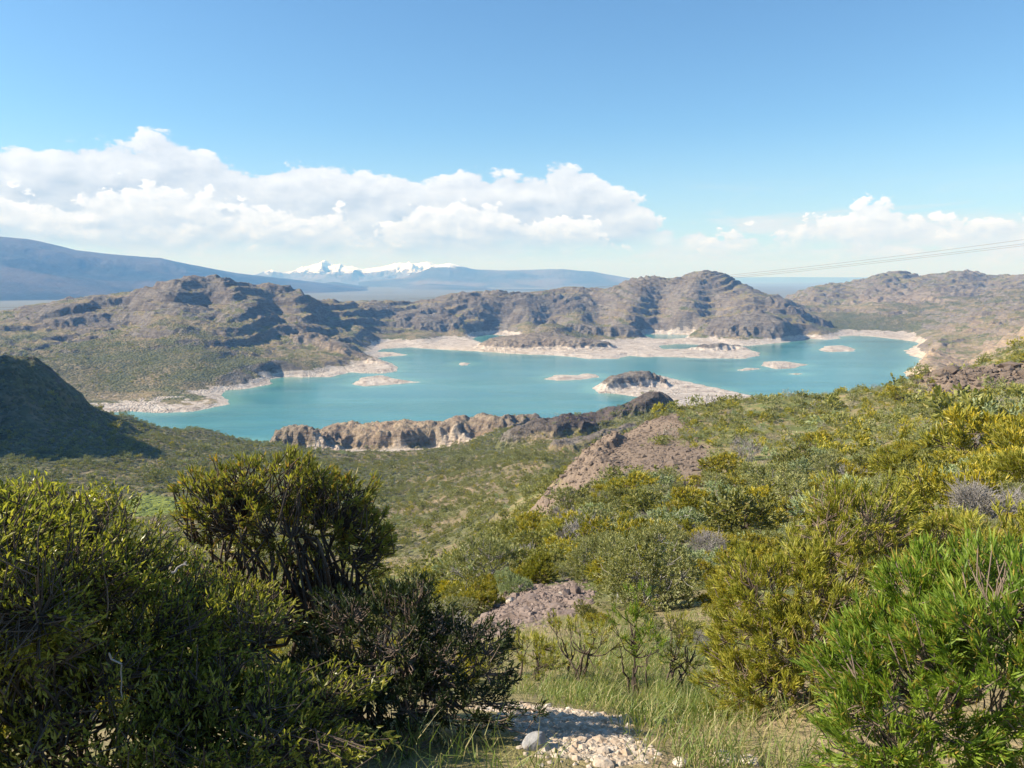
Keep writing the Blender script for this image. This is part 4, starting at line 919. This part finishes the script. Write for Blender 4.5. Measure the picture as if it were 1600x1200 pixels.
KINDS = ['bloom', 'mint', 'olive', 'grey', 'twig', 'blade']
PROTO = {(k, l): [dome_shrub(k, 100 + 17 * i + 5 * l + 3 * KINDS.index(k), l) for i in range(3)] for k in KINDS for l in (0, 1)}
NAMES = {'bloom': ('yellow_bush', 'bush'), 'mint': ('cushion_shrub', 'shrub'), 'olive': ('olive_shrub', 'shrub'), 'grey': ('grey_green_shrub', 'shrub'), 'twig': ('dry_shrub', 'shrub'), 'blade': ('narrow_leaved_shrub', 'shrub')}
_fine = {}
def FINE(kind):
    if kind not in _fine: _fine[kind] = dome_shrub(kind, 700 + KINDS.index(kind), 3)
    return _fine[kind]
def shrub(kind, pos, size, rz, label, group=None, var=None, flat=1.0, fine=False):
    d = math.hypot(pos[0], pos[1]); sm, lm = FINE(kind) if fine else PROTO[(kind, 0 if d < 34 else 1)][var if var is not None else int(rng.integers(3))]
    nm, cat = NAMES[kind]
    p = np.array(pos, float); p[2] -= 0.04 * size
    return plant(nm, label, cat, p, sm, lm, group, rz, (size, size, size * flat))
# those the photograph lets one single out: kind, u, v of the foot, width in pixels, label
SINGLE = [
 ('grey', 1010, 950, 175, 'large grey-green shrub casting a dark shadow, above the slender shrubs', 1.0),
 ('grey', 930, 905, 110, 'grey-green shrub left of the large grey-green shrub', .9),
 ('bloom', 1145, 945, 85, 'yellow-topped bush just right of the large grey-green shrub', 1.1),
 ('mint', 808, 925, 60, 'dark mint cushion shrub at the top of the stony rubble patch', 1.0),
 ('bloom', 1275, 703, 52, 'round mustard-yellow bush above the mint cushion on the right slope', .9),
 ('mint', 1282, 722, 56, 'mint green cushion just below the round mustard-yellow bush', .9),
 ('twig', 1165, 722, 56, 'bare grey twiggy shrub left of the round mustard-yellow bush', 1.2),
 ('bloom', 1125, 745, 70, 'broad yellow bush beside the bare grey twiggy shrub', .8),
 ('olive', 1010, 805, 66, 'dark olive shrub at the foot of the red scree', 1.0),
 ('bloom', 1045, 812, 56, 'orange-yellow bush beside the olive shrub at the foot of the red scree', .8),
 ('mint', 1300, 785, 62, 'pale mint cushion above the tall yellow-green bush', .8),
 ('mint', 828, 868, 50, 'mint cushion among yellow bushes left of the grey-green shrubs', .8),
 ('twig', 1545, 830, 125, 'large grey leafless shrub near the right edge above the green bush', .9),
 ('twig', 1110, 880, 90, 'dry grey brush behind the large grey-green shrub', .8),
 ('olive', 1530, 662, 42, 'dark green round shrub standing below the red rock band', 1.2),
 ('bloom', 1405, 628, 44, 'yellow bush on the crest of the slope against the lake', .8),
 ('grey', 1240, 800, 80, 'feathery grey-green shrub left of the pale mint cushion', 1.0),
 ('bloom', 1400, 745, 40, 'yellow round bush in the middle of the right slope', 1.0),
]
taken = []
for kind, u, v, wpx, label, fl in SINGLE:
    P, d = hit(u, v); size = wpx / FPX * d / .95
    shrub(kind, P, size, rng.uniform(0, 6.28), label, None, None, fl, d < 45); taken.append((P[0], P[1], size * .5))
# scattered individuals on the slope and the rest of the scrub
def zones(x, y, d, a):
    u = 800 + np.tan(a) * FPX
    return u
def scatter(n, d0, d1, a0, a1, g, power=2.0):
    d = (g.random(n) * (d1 ** power - d0 ** power) + d0 ** power) ** (1 / power); a = g.uniform(a0, a1, n)
    return np.sin(a) * d, np.cos(a) * d, d, a
g = np.random.default_rng(99)
x, y, d, a = scatter(5200, 7.5, 84, azu(430), azu(1680), g, 1.75)
x2, y2, d2, a2 = scatter(900, 26, 84, azu(-60), azu(430), g, 1.8)
x, y, d, a = [np.concatenate(p) for p in ((x, x2), (y, y2), (d, d2), (a, a2))]
z_, o_ = terrain(x, y, True); u_ = 800 + np.tan(a) * FPX
l_ = np.log(d)
redm = blob(a, l_, RED_B); rubm = blob(a, l_, RUB); clearing = blob(a, l_, [(900, 4, 200, .5, 1), (1000, 9, 70, .12, .9), (1100, 12, 60, .1, .6), (815, 13, 85, .22, 1.0), (930, 11.5, 60, .15, .7)])
clump = fbm(x, y, 7, 3, seed=201)
keep = g.random(len(x)) < np.clip(.66 + 1.1 * clump - .88 * redm - 1.6 * rubm - 1.5 * clearing, 0.03, 1)
# nothing in the space of the close bushes
for uu, dd, rr in ((1300, 4.9, 1.5), (1490, 3, 1.8), (1560, 5.2, 1.2), (1000, 7.3, .9), (900, 7.6, .8)):
    q = gpos(uu, dd); keep &= np.hypot(x - q[0], y - q[1]) > rr
keep &= ~((d < 19) & (u_ > 880) & (u_ < 1130) & (g.random(len(x)) < .5))
size = np.exp(g.normal(-.08, .48, len(x))) * np.clip(.55 + d / 60, .6, 1.3) * 1.12
x, y, z_, d, a, u_, size, redm, clump = [q[keep] for q in (x, y, z_, d, a, u_, size, redm, clump)]
kn = fbm(x, y, 11, 3, seed=210); kn2 = fbm(x, y, 16, 3, seed=216)
right = sst(820, 1150, u_)
w = np.stack([.30 + .9 * np.clip(kn, 0, 1) + .05 * right, (.06 + .34 * right) * (1 + 1.2 * np.clip(kn2, -.8, 1)), .30 - .10 * right, .11 + .35 * np.clip(-kn, 0, 1), .10 + .4 * np.clip(-kn2, 0, 1), .14 * sst(70, 25, d)], 1)
w = np.clip(w, .01, None); w /= w.sum(1, keepdims=True)
kind_i = (w.cumsum(1) > g.random((len(x), 1))).argmax(1)
kind_i = np.where((kind_i == 5) & (d < 15), 2, kind_i)
size = np.where((d < 14) | ((d < 19) & (u_ > 880) & (u_ < 1130)), np.minimum(size, .55), size)
# thin out overlaps, largest first
order = np.argsort(-size * (1 + .2 * g.random(len(x))) / d); cell = {}; chosen = []
for i in order:
    r = size[i] * .30; c = (int(x[i] // 3), int(y[i] // 3)); bad = False
    for cx in (-1, 0, 1):
        for cy in (-1, 0, 1):
            for (xx, yy, rr) in cell.get((c[0] + cx, c[1] + cy), ()):
                if (xx - x[i]) ** 2 + (yy - y[i]) ** 2 < (r + rr) ** 2: bad = True; break
            if bad: break
        if bad: break
    if bad or any((tx - x[i]) ** 2 + (ty - y[i]) ** 2 < (tr * .9 + r) ** 2 for tx, ty, tr in taken): continue
    cell.setdefault(c, []).append((x[i], y[i], r)); chosen.append(i)
LAB = {'bloom': 'yellow-topped bush', 'mint': 'mint cushion shrub', 'olive': 'olive leafy shrub', 'grey': 'grey-green feathery shrub', 'twig': 'dry twiggy shrub', 'blade': 'narrow-leaved shrub'}
def zone_label(uu, dd):
    if dd < 16: return 'scattered close below the viewpoint', 'close below the viewpoint'
    if uu < 560: return 'scattered on the slope behind the left bushes', 'behind the left bushes'
    if uu < 900: return 'scattered on the slope left of the red scree', 'left of the red scree'
    if uu < 1180: return ('scattered below the red scree' if dd < 75 else 'scattered beside the red scree'), 'around the red scree'
    return ('scattered on the lower right slope' if dd < 34 else 'scattered high on the right slope'), ('on the lower right slope' if dd < 34 else 'high on the right slope')
CAP = 290; cnt = {k: 0 for k in KINDS}; rest = []; indiv = []
for i in chosen:
    k = KINDS[kind_i[i]]
    if cnt[k] >= CAP: rest.append(i); continue
    cnt[k] += 1; indiv.append(i)
SHORT = {'bloom': 'yellow bush', 'mint': 'mint cushion', 'olive': 'olive shrub', 'grey': 'grey-green shrub', 'twig': 'dry shrub', 'blade': 'narrow-leaved shrub'}
ii_ = np.array(indiv); pv = 435 + (EYE - z_[ii_]) / d[ii_] * FPX; pu = u_[ii_]; pw = size[ii_] / d[ii_]
info = []
for n_, i in enumerate(indiv):
    k = KINDS[kind_i[i]]; dd = np.hypot(pu - pu[n_], pv - pv[n_]); dd[n_] = 1e9; q = int(dd.argmin()); kq = KINDS[kind_i[indiv[q]]]
    rel = ('right of' if pu[n_] > pu[q] else 'left of') if abs(pu[n_] - pu[q]) > abs(pv[n_] - pv[q]) else ('in front of' if pv[n_] > pv[q] else 'behind')
    big = 'large' if size[i] > 1.35 else ('small' if size[i] < .8 else 'medium')
    other = 'another' if kq == k else ('an' if SHORT[kq][0] == 'o' else 'a')
    info.append(((big, k, rel, other, kq, zone_label(u_[i], d[i])[1]), pu[n_], i))
byl = {}
for key, uu, i in info: byl.setdefault(key, []).append((uu, i))
NTH = ['leftmost', 'second-from-left', 'third-from-left', 'fourth-from-left', 'fifth-from-left', 'sixth-from-left', 'seventh-from-left', 'eighth-from-left', 'ninth-from-left', 'tenth-from-left', 'eleventh-from-left', 'twelfth-from-left']
for (big, k, rel, other, kq, zg), mem in byl.items():
    mem.sort()
    for n_, (uu, i) in enumerate(mem):
        nth = '' if len(mem) == 1 else ('rightmost' if n_ == len(mem) - 1 else NTH[min(n_, 11)])
        lab = ' '.join((nth + ' ' + big + ' ' + SHORT[k] + ' ' + rel + ' ' + other + ' ' + SHORT[kq] + ', ' + zg).split())
        fl = {'mint': .8, 'olive': 1.0}.get(k, .95) * g.uniform(.75, 1.1)
        shrub(k, (x[i], y[i], z_[i]), size[i], g.uniform(0, 6.28), lab, LAB[k] + ' ' + zg, None, fl)
print('individual shrubs', cnt, 'rest', len(rest), round(time.time() - T0, 1))

# the rest of the scrub, too many to count: instances on points
lib = bpy.data.collections.new('scrub_library'); 
FARK = ['bloom', 'mint', 'olive', 'grey', 'twig']
for i, k in enumerate(FARK):
    for j in range(2):
        o = bpy.data.objects.new('scrub_%d%d' % (i, j), dome_shrub(k, 300 + i * 7 + j, 2)[1]); lib.objects.link(o)
def scatter_object(name, label, P, scl, rot, idx, coll):
    me = bpy.data.meshes.new(name); me.vertices.add(len(P)); me.vertices.foreach_set('co', np.asarray(P, np.float32).ravel())
    for nm, typ, dat in (('scl', 'FLOAT', scl), ('rot', 'FLOAT', rot), ('idx', 'INT', idx)):
        at_ = me.attributes.new(nm, typ, 'POINT'); at_.data.foreach_set('value', np.asarray(dat, np.int32 if typ == 'INT' else np.float32))
    o = link(bpy.data.objects.new(name, me)); o['kind'] = 'stuff'; o['label'] = label
    ng = bpy.data.node_groups.new(name, 'GeometryNodeTree')
    ng.interface.new_socket('Geometry', in_out='INPUT', socket_type='NodeSocketGeometry'); ng.interface.new_socket('Geometry', in_out='OUTPUT', socket_type='NodeSocketGeometry')
    N = ng.nodes; Lk = ng.links.new
    i_, o2 = N.new('NodeGroupInput'), N.new('NodeGroupOutput'); ip = N.new('GeometryNodeInstanceOnPoints'); ci = N.new('GeometryNodeCollectionInfo')
    ci.inputs['Collection'].default_value = coll; ci.inputs['Separate Children'].default_value = True; ci.inputs['Reset Children'].default_value = True
    def na(nm, t):
        n = N.new('GeometryNodeInputNamedAttribute'); n.data_type = t; n.inputs['Name'].default_value = nm; return n.outputs['Attribute']
    cx = N.new('ShaderNodeCombineXYZ'); Lk(na('rot', 'FLOAT'), cx.inputs[2])
    Lk(i_.outputs[0], ip.inputs['Points']); Lk(ci.outputs[0], ip.inputs['Instance']); ip.inputs['Pick Instance'].default_value = True
    Lk(na('idx', 'INT'), ip.inputs['Instance Index']); Lk(cx.outputs[0], ip.inputs['Rotation'])
    cs = N.new('ShaderNodeCombineXYZ'); s_ = na('scl', 'FLOAT')
    for q in range(3): Lk(s_, cs.inputs[q])
    Lk(cs.outputs[0], ip.inputs['Scale']); Lk(ip.outputs[0], o2.inputs[0])
    md = o.modifiers.new('scatter', 'NODES'); md.node_group = ng
    return o
g = np.random.default_rng(123)
xs, ys, ds, as_ = scatter(80000, 84, 690, R(-38), R(38), g, 1.6)
xr, yr, dr, ar = scatter(9000, 82, 290, azu(820), azu(1700), g, 1.4)
xs, ys, ds, as_ = [np.concatenate(p) for p in ((xs, xr), (ys, yr), (ds, dr), (as_, ar))]
zs_, os_ = terrain(xs, ys, True)
us = 800 + np.tan(as_) * FPX; ls = np.log(ds)
cl = fbm(xs, ys, 22, 4, .6, seed=230); cl2 = fbm(xs, ys, 70, 3, seed=233)
p = .60 + 1.1 * cl + .5 * cl2 - 1.15 * sst(.4, .85, blob(as_, ls, RED_B)) * (ds < 300)
ma = (as_ - azu(226)) / (48 / FPX); ml = (ls - math.log(306)) / 0.12
p = np.where(np.sqrt(ma ** 2 + ml ** 2 + .35 * ma * ml) < 1.0, 0, p)
p = np.where((os_['mesa'] > 2.5) & (ds < 700), p * .12, p)
p = p - 1.6 * blob(as_, ls, BEACH)
p = np.where((os_['sd'] < 14) | (zs_ < 9), 0, p)
kp = g.random(len(xs)) < np.clip(p, 0, 1)
xs, ys, zs_, ds, us, cl = [q[kp] for q in (xs, ys, zs_, ds, us, cl)]
right = sst(900, 1150, us) * sst(420, 250, ds); kn = fbm(xs, ys, 14, 3, seed=240)
w = np.stack([.07 + .35 * right * np.clip(.4 + kn, 0, 1) + .10 * sst(200, 90, ds), .06 + .30 * right, .50 - .25 * right, .28 + 0 * xs, .12 + .12 * right], 1); w /= w.sum(1, keepdims=True)
ki = (w.cumsum(1) > g.random((len(xs), 1))).argmax(1)
sz = np.exp(g.normal(.08, .50, len(xs))) * (1 + .35 * sst(150, 400, ds)); sz = np.where(ki == 1, sz * .8, sz)
P = np.stack([xs, ys, zs_ - .05], 1); ii = ki * 2 + g.integers(0, 2, len(xs))
def far_scrub(n, d0, d1, a0, a1, sig):
    x, y, d, a = scatter(n, d0, d1, a0, a1, g, 1.7); z, o = terrain(x, y, True)
    e = 4.0; zx = terrain(x + e, y, True)[0]; zy = terrain(x, y + e, True)[0]; sl = np.hypot(zx - z, zy - z) / e
    cl = fbm(x, y, 45, 4, .6, seed=260)
    k = g.random(n) < np.clip(.55 + 1.3 * cl - 1.3 * sl - .35 * sst(55, 100, z), 0, 1) * (z > 9 + 5 * cl) * (o['sd'] > 25) * (blob(a, np.log(d), TAN_B) < .45)
    return np.stack([x, y, z - .1], 1)[k], np.exp(g.normal(.75, sig, k.sum())), g.choice([4, 5, 6, 7, 4, 5, 0], k.sum())
for args in ((26000, 880, 1900, R(-36), R(-8), .4), (9000, 1500, 2400, R(-8), R(12), .4), (15000, 1100, 2700, R(16), R(36), .4)):
    p3, s3, i3 = far_scrub(*args); P = np.concatenate([P, p3]); sz = np.concatenate([sz, s3]); ii = np.concatenate([ii, i3])
if rest:
    P = np.concatenate([P, np.stack([x[rest], y[rest], z_[rest] - .03], 1)]); sz = np.concatenate([sz, size[rest]]); kk = kind_i[rest].copy(); kk[kk > 4] = 0; ii = np.concatenate([ii, kk * 2])
scatter_object('scrub', 'countless small shrubs covering the valley and far slopes', P, sz, g.uniform(0, 6.28, len(P)), ii, lib)
print('scrub', len(P), round(time.time() - T0, 1))

# ------------------------------------------------------------------ grass, gravel, stones
def grass():
    g = np.random.default_rng(5)
    n = 15000
    x, y, d, a = scatter(n, 2.3, 15, azu(560), azu(1500), g, 1.5)
    l = np.log(d); dens = blob(a, l, [(1080, 4.2, 150, .35, 1.0), (1040, 7.5, 150, .3, .9), (960, 9, 120, .3, .7), (900, 6, 90, .2, .7), (1150, 3.2, 120, .2, .9), (820, 2.9, 120, .15, .5), (650, 3.0, 160, .15, .4), (1200, 10, 150, .3, .5)])
    gv = blob(a, l, GRAV); cl = fbm(x, y, .5, 3, seed=250)
    kp = g.random(n) < np.clip(dens * (1 + .9 * cl) - gv * 1.15, .0, 1)
    x, y, d, a, cl = [q[kp] for q in (x, y, d, a, cl)]
    k = 4; x = np.repeat(x, k) + g.normal(size=len(x) * k) * .03; y = np.repeat(y, k) + g.normal(size=len(y) * k) * .03; cl = np.repeat(cl, k); d = np.repeat(d, k)
    z = terrain(x, y, True)[0]
    P = np.stack([x, y, z - .01], 1); D = unit(g.normal(size=P.shape) * .35 + np.array([.08, 0, 1]))
    L = g.uniform(.10, .30, len(x)) * (1 + .35 * cl); 
    dry = (g.random(len(x)) < .42 + .2 * np.clip(-cl, 0, 1)).astype(float) * g.uniform(.4, 1, len(x))
    V, F, lv, bl = leaves_mesh(P, D, L, .0038 + .0004 * d, g, .4, dry, None, True)
    o = link(bpy.data.objects.new('grass', leaf_obj_mesh('grass', [(V, F, lv, bl)], LF['grass']))); o['kind'] = 'stuff'; o['label'] = 'long green and straw grass around the gravel patch'
    # shaded tufts under the left bushes, each a thing of its own
    for j, (u, d_, h, lab) in enumerate(((205, 2.75, .34, 'arching grass tuft in deep shade below the leafy bush'), (300, 2.7, .36, 'tall grass tuft in shade right of the other shaded tuft'), (20, 2.55, .22, 'small upright grass tuft at the lower left corner'))):
        b = gpos(u, d_); n = 46; P = g.normal(size=(n, 3)) * np.array([.03, .03, 0]); D = unit(np.stack([g.normal(.15, .5, n), g.normal(0, .4, n), np.ones(n)], 1))
        me = leaf_obj_mesh('grass_tuft', [leaves_mesh(P, D, h * g.uniform(.6, 1.2, n), .008, g, .5, None, None, True)], LF['grass'])
        o = bpy.data.objects.new('grass_tuft', me); link(o); o.location = b; o['label'] = lab; o['category'] = 'grass tuft'
grass()
def stone_mat(name, a, b_, c_):
    m, g = mat_new(name); pos = g.n('ShaderNodeTexCoord').outputs['Object']; oi = g.n('ShaderNodeObjectInfo').outputs['Random']
    at_ = g.n('ShaderNodeAttribute', attribute_name='leaf').outputs['Fac']
    n = g.noise(pos, 9.0, 6, 0.65); n2 = g.noise(pos, 40.0, 4, 0.6)
    c = g.mixc(g.ss(n, .35, .65), a, b_); c = g.mixc(g.m('MULTIPLY', g.ss(n2, .5, .7), .6), c, c_); c = g.mixc(g.m('MULTIPLY', at_, .6), c, c_)
    bump = g.n('ShaderNodeBump', ins={'Strength': .7, 'Distance': .02, 'Height': g.m('ADD', n, g.m('MULTIPLY', n2, .4))})
    b = g.n('ShaderNodeBsdfPrincipled', ins={'Base Color': c, 'Roughness': .9, 'Specular IOR Level': .2, 'Normal': bump.outputs[0]}); return finish(g, b, m)
ST_WHITE = stone_mat('pale_limestone', (0.40, 0.33, 0.25), (0.55, 0.49, 0.41), (0.34, 0.23, 0.14))
ST_BROWN = stone_mat('brown_scree_stone', (0.13, 0.095, 0.08), (0.22, 0.165, 0.14), (0.26, 0.20, 0.165))
ST_GREY = stone_mat('grey_boulder_stone', (0.20, 0.195, 0.19), (0.36, 0.355, 0.35), (0.22, 0.16, 0.11))
ST_RED = stone_mat('red_scree_stone', (0.135, 0.100, 0.076), (0.235, 0.178, 0.134), (0.10, 0.078, 0.064))
ICO = None
def ico():
    import bmesh
    bm = bmesh.new(); bmesh.ops.create_icosphere(bm, subdivisions=1, radius=1.0); bm.verts.ensure_lookup_table()
    V = np.array([v.co[:] for v in bm.verts]); F = np.array([[v.index for v in f.verts] for f in bm.faces]); bm.free(); return V, F
IV, IF = ico()
def pebbles(name, label, P, s, mat, g, flat=.65):
    n = len(P); V = IV[None] * (1 + g.normal(size=(n, len(IV), 1)) * .22)
    sc = s[:, None, None] * np.stack([g.uniform(.8, 1.3, n), g.uniform(.7, 1.1, n), g.uniform(.45, .8, n)], 1)[:, None]
    V = V * sc; th = g.uniform(0, 6.28, n)[:, None]; vx = V[..., 0] * np.cos(th) - V[..., 1] * np.sin(th); vy = V[..., 0] * np.sin(th) + V[..., 1] * np.cos(th)
    V = np.stack([vx, vy, V[..., 2]], 2) + P[:, None]
    F = (np.arange(n)[:, None, None] * len(IV) + IF[None]).reshape(-1, 3)
    o = link(bpy.data.objects.new(name, np_mesh(name, V.reshape(-1, 3), F, (mat,), False, {'leaf': ('POINT', np.repeat(g.random(n), len(IV)))})))
    o['kind'] = 'stuff'; o['label'] = label
def stones():
    g = np.random.default_rng(31)
    def sc(n, d0, d1, u0, u1, items, power=1.4):
        x, y, d, a = scatter(n, d0, d1, azu(u0), azu(u1), g, power); m = blob(a, np.log(d), items)
        k = g.random(n) < np.clip(m * 1.5 - .25, 0, 1); x, y, d = x[k], y[k], d[k]; return np.stack([x, y, terrain(x, y, True)[0]], 1), d
    P, d = sc(16000, 2.3, 6, 680, 1250, GRAV); pebbles('gravel', 'pale broken limestone gravel at the bottom centre', P, np.exp(g.normal(-4.55, .5, len(P))), ST_WHITE, g)
    P, d = sc(5000, 13, 27, 690, 940, RUB); pebbles('rubble', 'brown stony rubble patch beyond the slender shrubs', P, np.exp(g.normal(-3.0, .5, len(P))), ST_BROWN, g)
    P, d = sc(9000, 70, 190, 850, 1150, RED_B, 1.2); pebbles('scree', 'reddish scree on the slope right of centre', P, np.exp(g.normal(-1.75, .5, len(P))), ST_RED, g)
    P, d = sc(5000, 150, 215, 1420, 1680, [(1490, 172, 60, .07, 1.0), (1560, 178, 80, .08, 1.0)], 1.2); pebbles('rubble', 'brown broken rock along the band at the right edge', P, np.exp(g.normal(-1.15, .55, len(P))), ST_RED, g)
    def rock(label, u, v, wpx, mat, seed, flat=.75):
        import bmesh
        q = np.random.default_rng(seed); P, d = hit(u, v); s = wpx / FPX * d / 2
        bm = bmesh.new(); bmesh.ops.create_icosphere(bm, subdivisions=3, radius=1.0)
        pl = [unit(q.normal(size=3)) for _ in range(9)]; of_ = q.uniform(.55, .9, 9)
        for vv in bm.verts:
            c = np.array(vv.co)
            for n_, t in zip(pl, of_):
                e = c @ n_ - t
                if e > 0: c = c - n_ * e * .9
            c = c * (1 + q.normal() * .012); vv.co = c * np.array((s, s * .8, s * flat))
        me = bpy.data.meshes.new('rock'); bm.to_mesh(me); bm.free(); me.materials.append(mat)
        o = link(bpy.data.objects.new('rock', me)); o.location = P + np.array((0, 0, s * flat * .35)); o.rotation_euler = (q.uniform(-.2, .2), q.uniform(-.2, .2), q.uniform(0, 6)); o['label'] = label; o['category'] = 'rock'
    rock('grey boulder half in shade at the left of the gravel', 838, 1170, 52, ST_GREY, 1, .8)
    rock('small pale stone upright in the grass right of the gravel', 1094, 1112, 22, ST_WHITE, 2, 1.1)
    rock('whitish stone at the bottom edge right of the gravel', 1132, 1192, 46, ST_WHITE, 3, .6)
    rock('flat pale stone at the bottom edge next to the whitish stone', 1170, 1194, 36, ST_WHITE, 4, .5)
    rock('round stone at the bottom edge left of the whitish stone', 1062, 1196, 28, ST_WHITE, 5, .7)
    rock('dark stone at the upper left of the rubble patch', 768, 938, 20, ST_BROWN, 6)
    rock('pale stone in the middle of the rubble patch', 797, 942, 16, ST_WHITE, 7)
    rock('pale stone at the upper right of the rubble patch', 875, 930, 12, ST_WHITE, 8)
    rock('pale stone lower on the right of the rubble patch', 872, 950, 12, ST_WHITE, 9)
    rock('brown boulder at the right top of the rubble patch', 898, 928, 26, ST_BROWN, 10)
stones()
# bare sticks caught in the left bushes
def sticks():
    g = np.random.default_rng(77)
    for lab, pts, d, mat, r in (
        ('pale broken stick low in the dark bush', [(355, 1110), (420, 1104), (485, 1103)], 3.2, BK_GREY, .006),
        ('grey stick leaning in the shade beneath the open bush', [(395, 1115), (440, 1150), (470, 1175)], 2.9, BK_BROWN, .008),
        ('reddish dry stalk standing upright in the leafy bush', [(166, 965), (164, 900), (163, 848)], 3.3, BK_BROWN, .004),
        ('short pale stick high in the leafy bush', [(268, 895), (285, 884), (292, 878)], 3.35, BK_GREY, .006),
        ('thin pale twig arching through the leafy bush', [(170, 1020), (188, 1050), (192, 1095)], 3.0, BK_GREY, .004)):
        p = np.array([at(u, v, d) for u, v in pts]); b = Branches(); t = np.linspace(0, 1, 7)
        q = np.stack([np.interp(t, np.linspace(0, 1, len(p)), p[:, i]) for i in range(3)], 1); q[1:-1] += g.normal(size=(5, 3)) * .006
        b.path(q - q[0], r, r * .5); V, F = b.build(5)
        o = link(bpy.data.objects.new('stick', np_mesh('stick', V, F, (mat,)))); o.location = q[0]; o['label'] = lab; o['category'] = 'stick'
sticks()
# ------------------------------------------------------------------ power line crossing in front of the far hills
def wires():
    m, g = mat_new('weathered_cable'); b = g.n('ShaderNodeBsdfPrincipled', ins={'Base Color': g.mixc(g.noise(g.n('ShaderNodeNewGeometry').outputs['Position'], .5, 3), (0.06, 0.06, 0.065), (0.09, 0.09, 0.095)), 'Roughness': .6, 'Metallic': .3}); finish(g, b, m)
    for lab, ends in (('upper overhead cable across the right of the sky', [(1900, 334), (1600, 374), (1400, 399), (1150, 430), (1000, 444), (860, 455), (690, 463.5), (550, 469), (430, 473), (200, 479), (0, 482), (-250, 484)]),
                      ('middle overhead cable just under the upper one', [(1900, 345), (1600, 381), (1400, 404), (1150, 431.5), (1000, 446), (860, 457.5), (690, 466), (550, 471), (430, 475.5), (200, 481.5), (0, 485.5), (-250, 488)]),
                      ('lowest overhead cable, seen against the left hills', [(1900, 349), (1600, 384), (1400, 406), (1150, 434.5), (1000, 449), (860, 460), (690, 468.5), (550, 474.5), (430, 479.5), (200, 486), (0, 490), (-250, 493)])):
        us = np.array([e[0] for e in ends[::-1]], float); vs = np.array([e[1] for e in ends[::-1]], float)
        cf = np.polyfit(us / 1000, vs, 4); u = np.linspace(-250, 1900, 60); v = np.polyval(cf, u / 1000)
        p = []
        for uu, vv in zip(u, v):
            a_, b_, s_ = ray(uu, vv); dist = 1 / ((1 / 150) + (uu + 250) / 2150 * (1 / 95 - 1 / 150)); p.append((a_ * dist, b_ * dist, EYE + s_ * dist))
        br = Branches(); br.path(np.array(p), .0115, .0115); V, F = br.build(5)
        o = link(bpy.data.objects.new('overhead_cable', np_mesh('overhead_cable', V, F, (m,)))); o['label'] = lab; o['category'] = 'cable'; o['group'] = 'overhead power cables'
wires()
print('plants done', round(time.time() - T0, 1))


# ------------------------------------------------------------------ air
def haze():
    m = bpy.data.materials.new('haze_air'); m.use_nodes = True; g = NT(m.node_tree)
    pv = g.n('ShaderNodeVolumePrincipled', ins={'Color': (0.19, 0.47, 1.0), 'Absorption Color': (1.0, 1.0, 1.0), 'Density': HAZE})
    pv.inputs['Anisotropy'].default_value = 0.0
    out = g.n('ShaderNodeOutputMaterial'); g.t.links.new(pv.outputs[0], out.inputs['Volume'])
    x, y0, y1, z0, z1 = 40000, -2000, 36000, -8, 860
    V = np.array([(sx, sy, sz) for sx in (-x, x) for sy in (y0, y1) for sz in (z0, z1)], float)
    F = np.array([(0, 1, 3, 2), (4, 6, 7, 5), (0, 4, 5, 1), (2, 3, 7, 6), (0, 2, 6, 4), (1, 5, 7, 3)])
    o = link(bpy.data.objects.new('haze', np_mesh('haze', V, F, (m,), False))); o['kind'] = 'stuff'; o['label'] = 'thin blue haze in the air over the lake'
HAZE = 1.1e-4
haze()
print('done', round(time.time() - T0, 1))
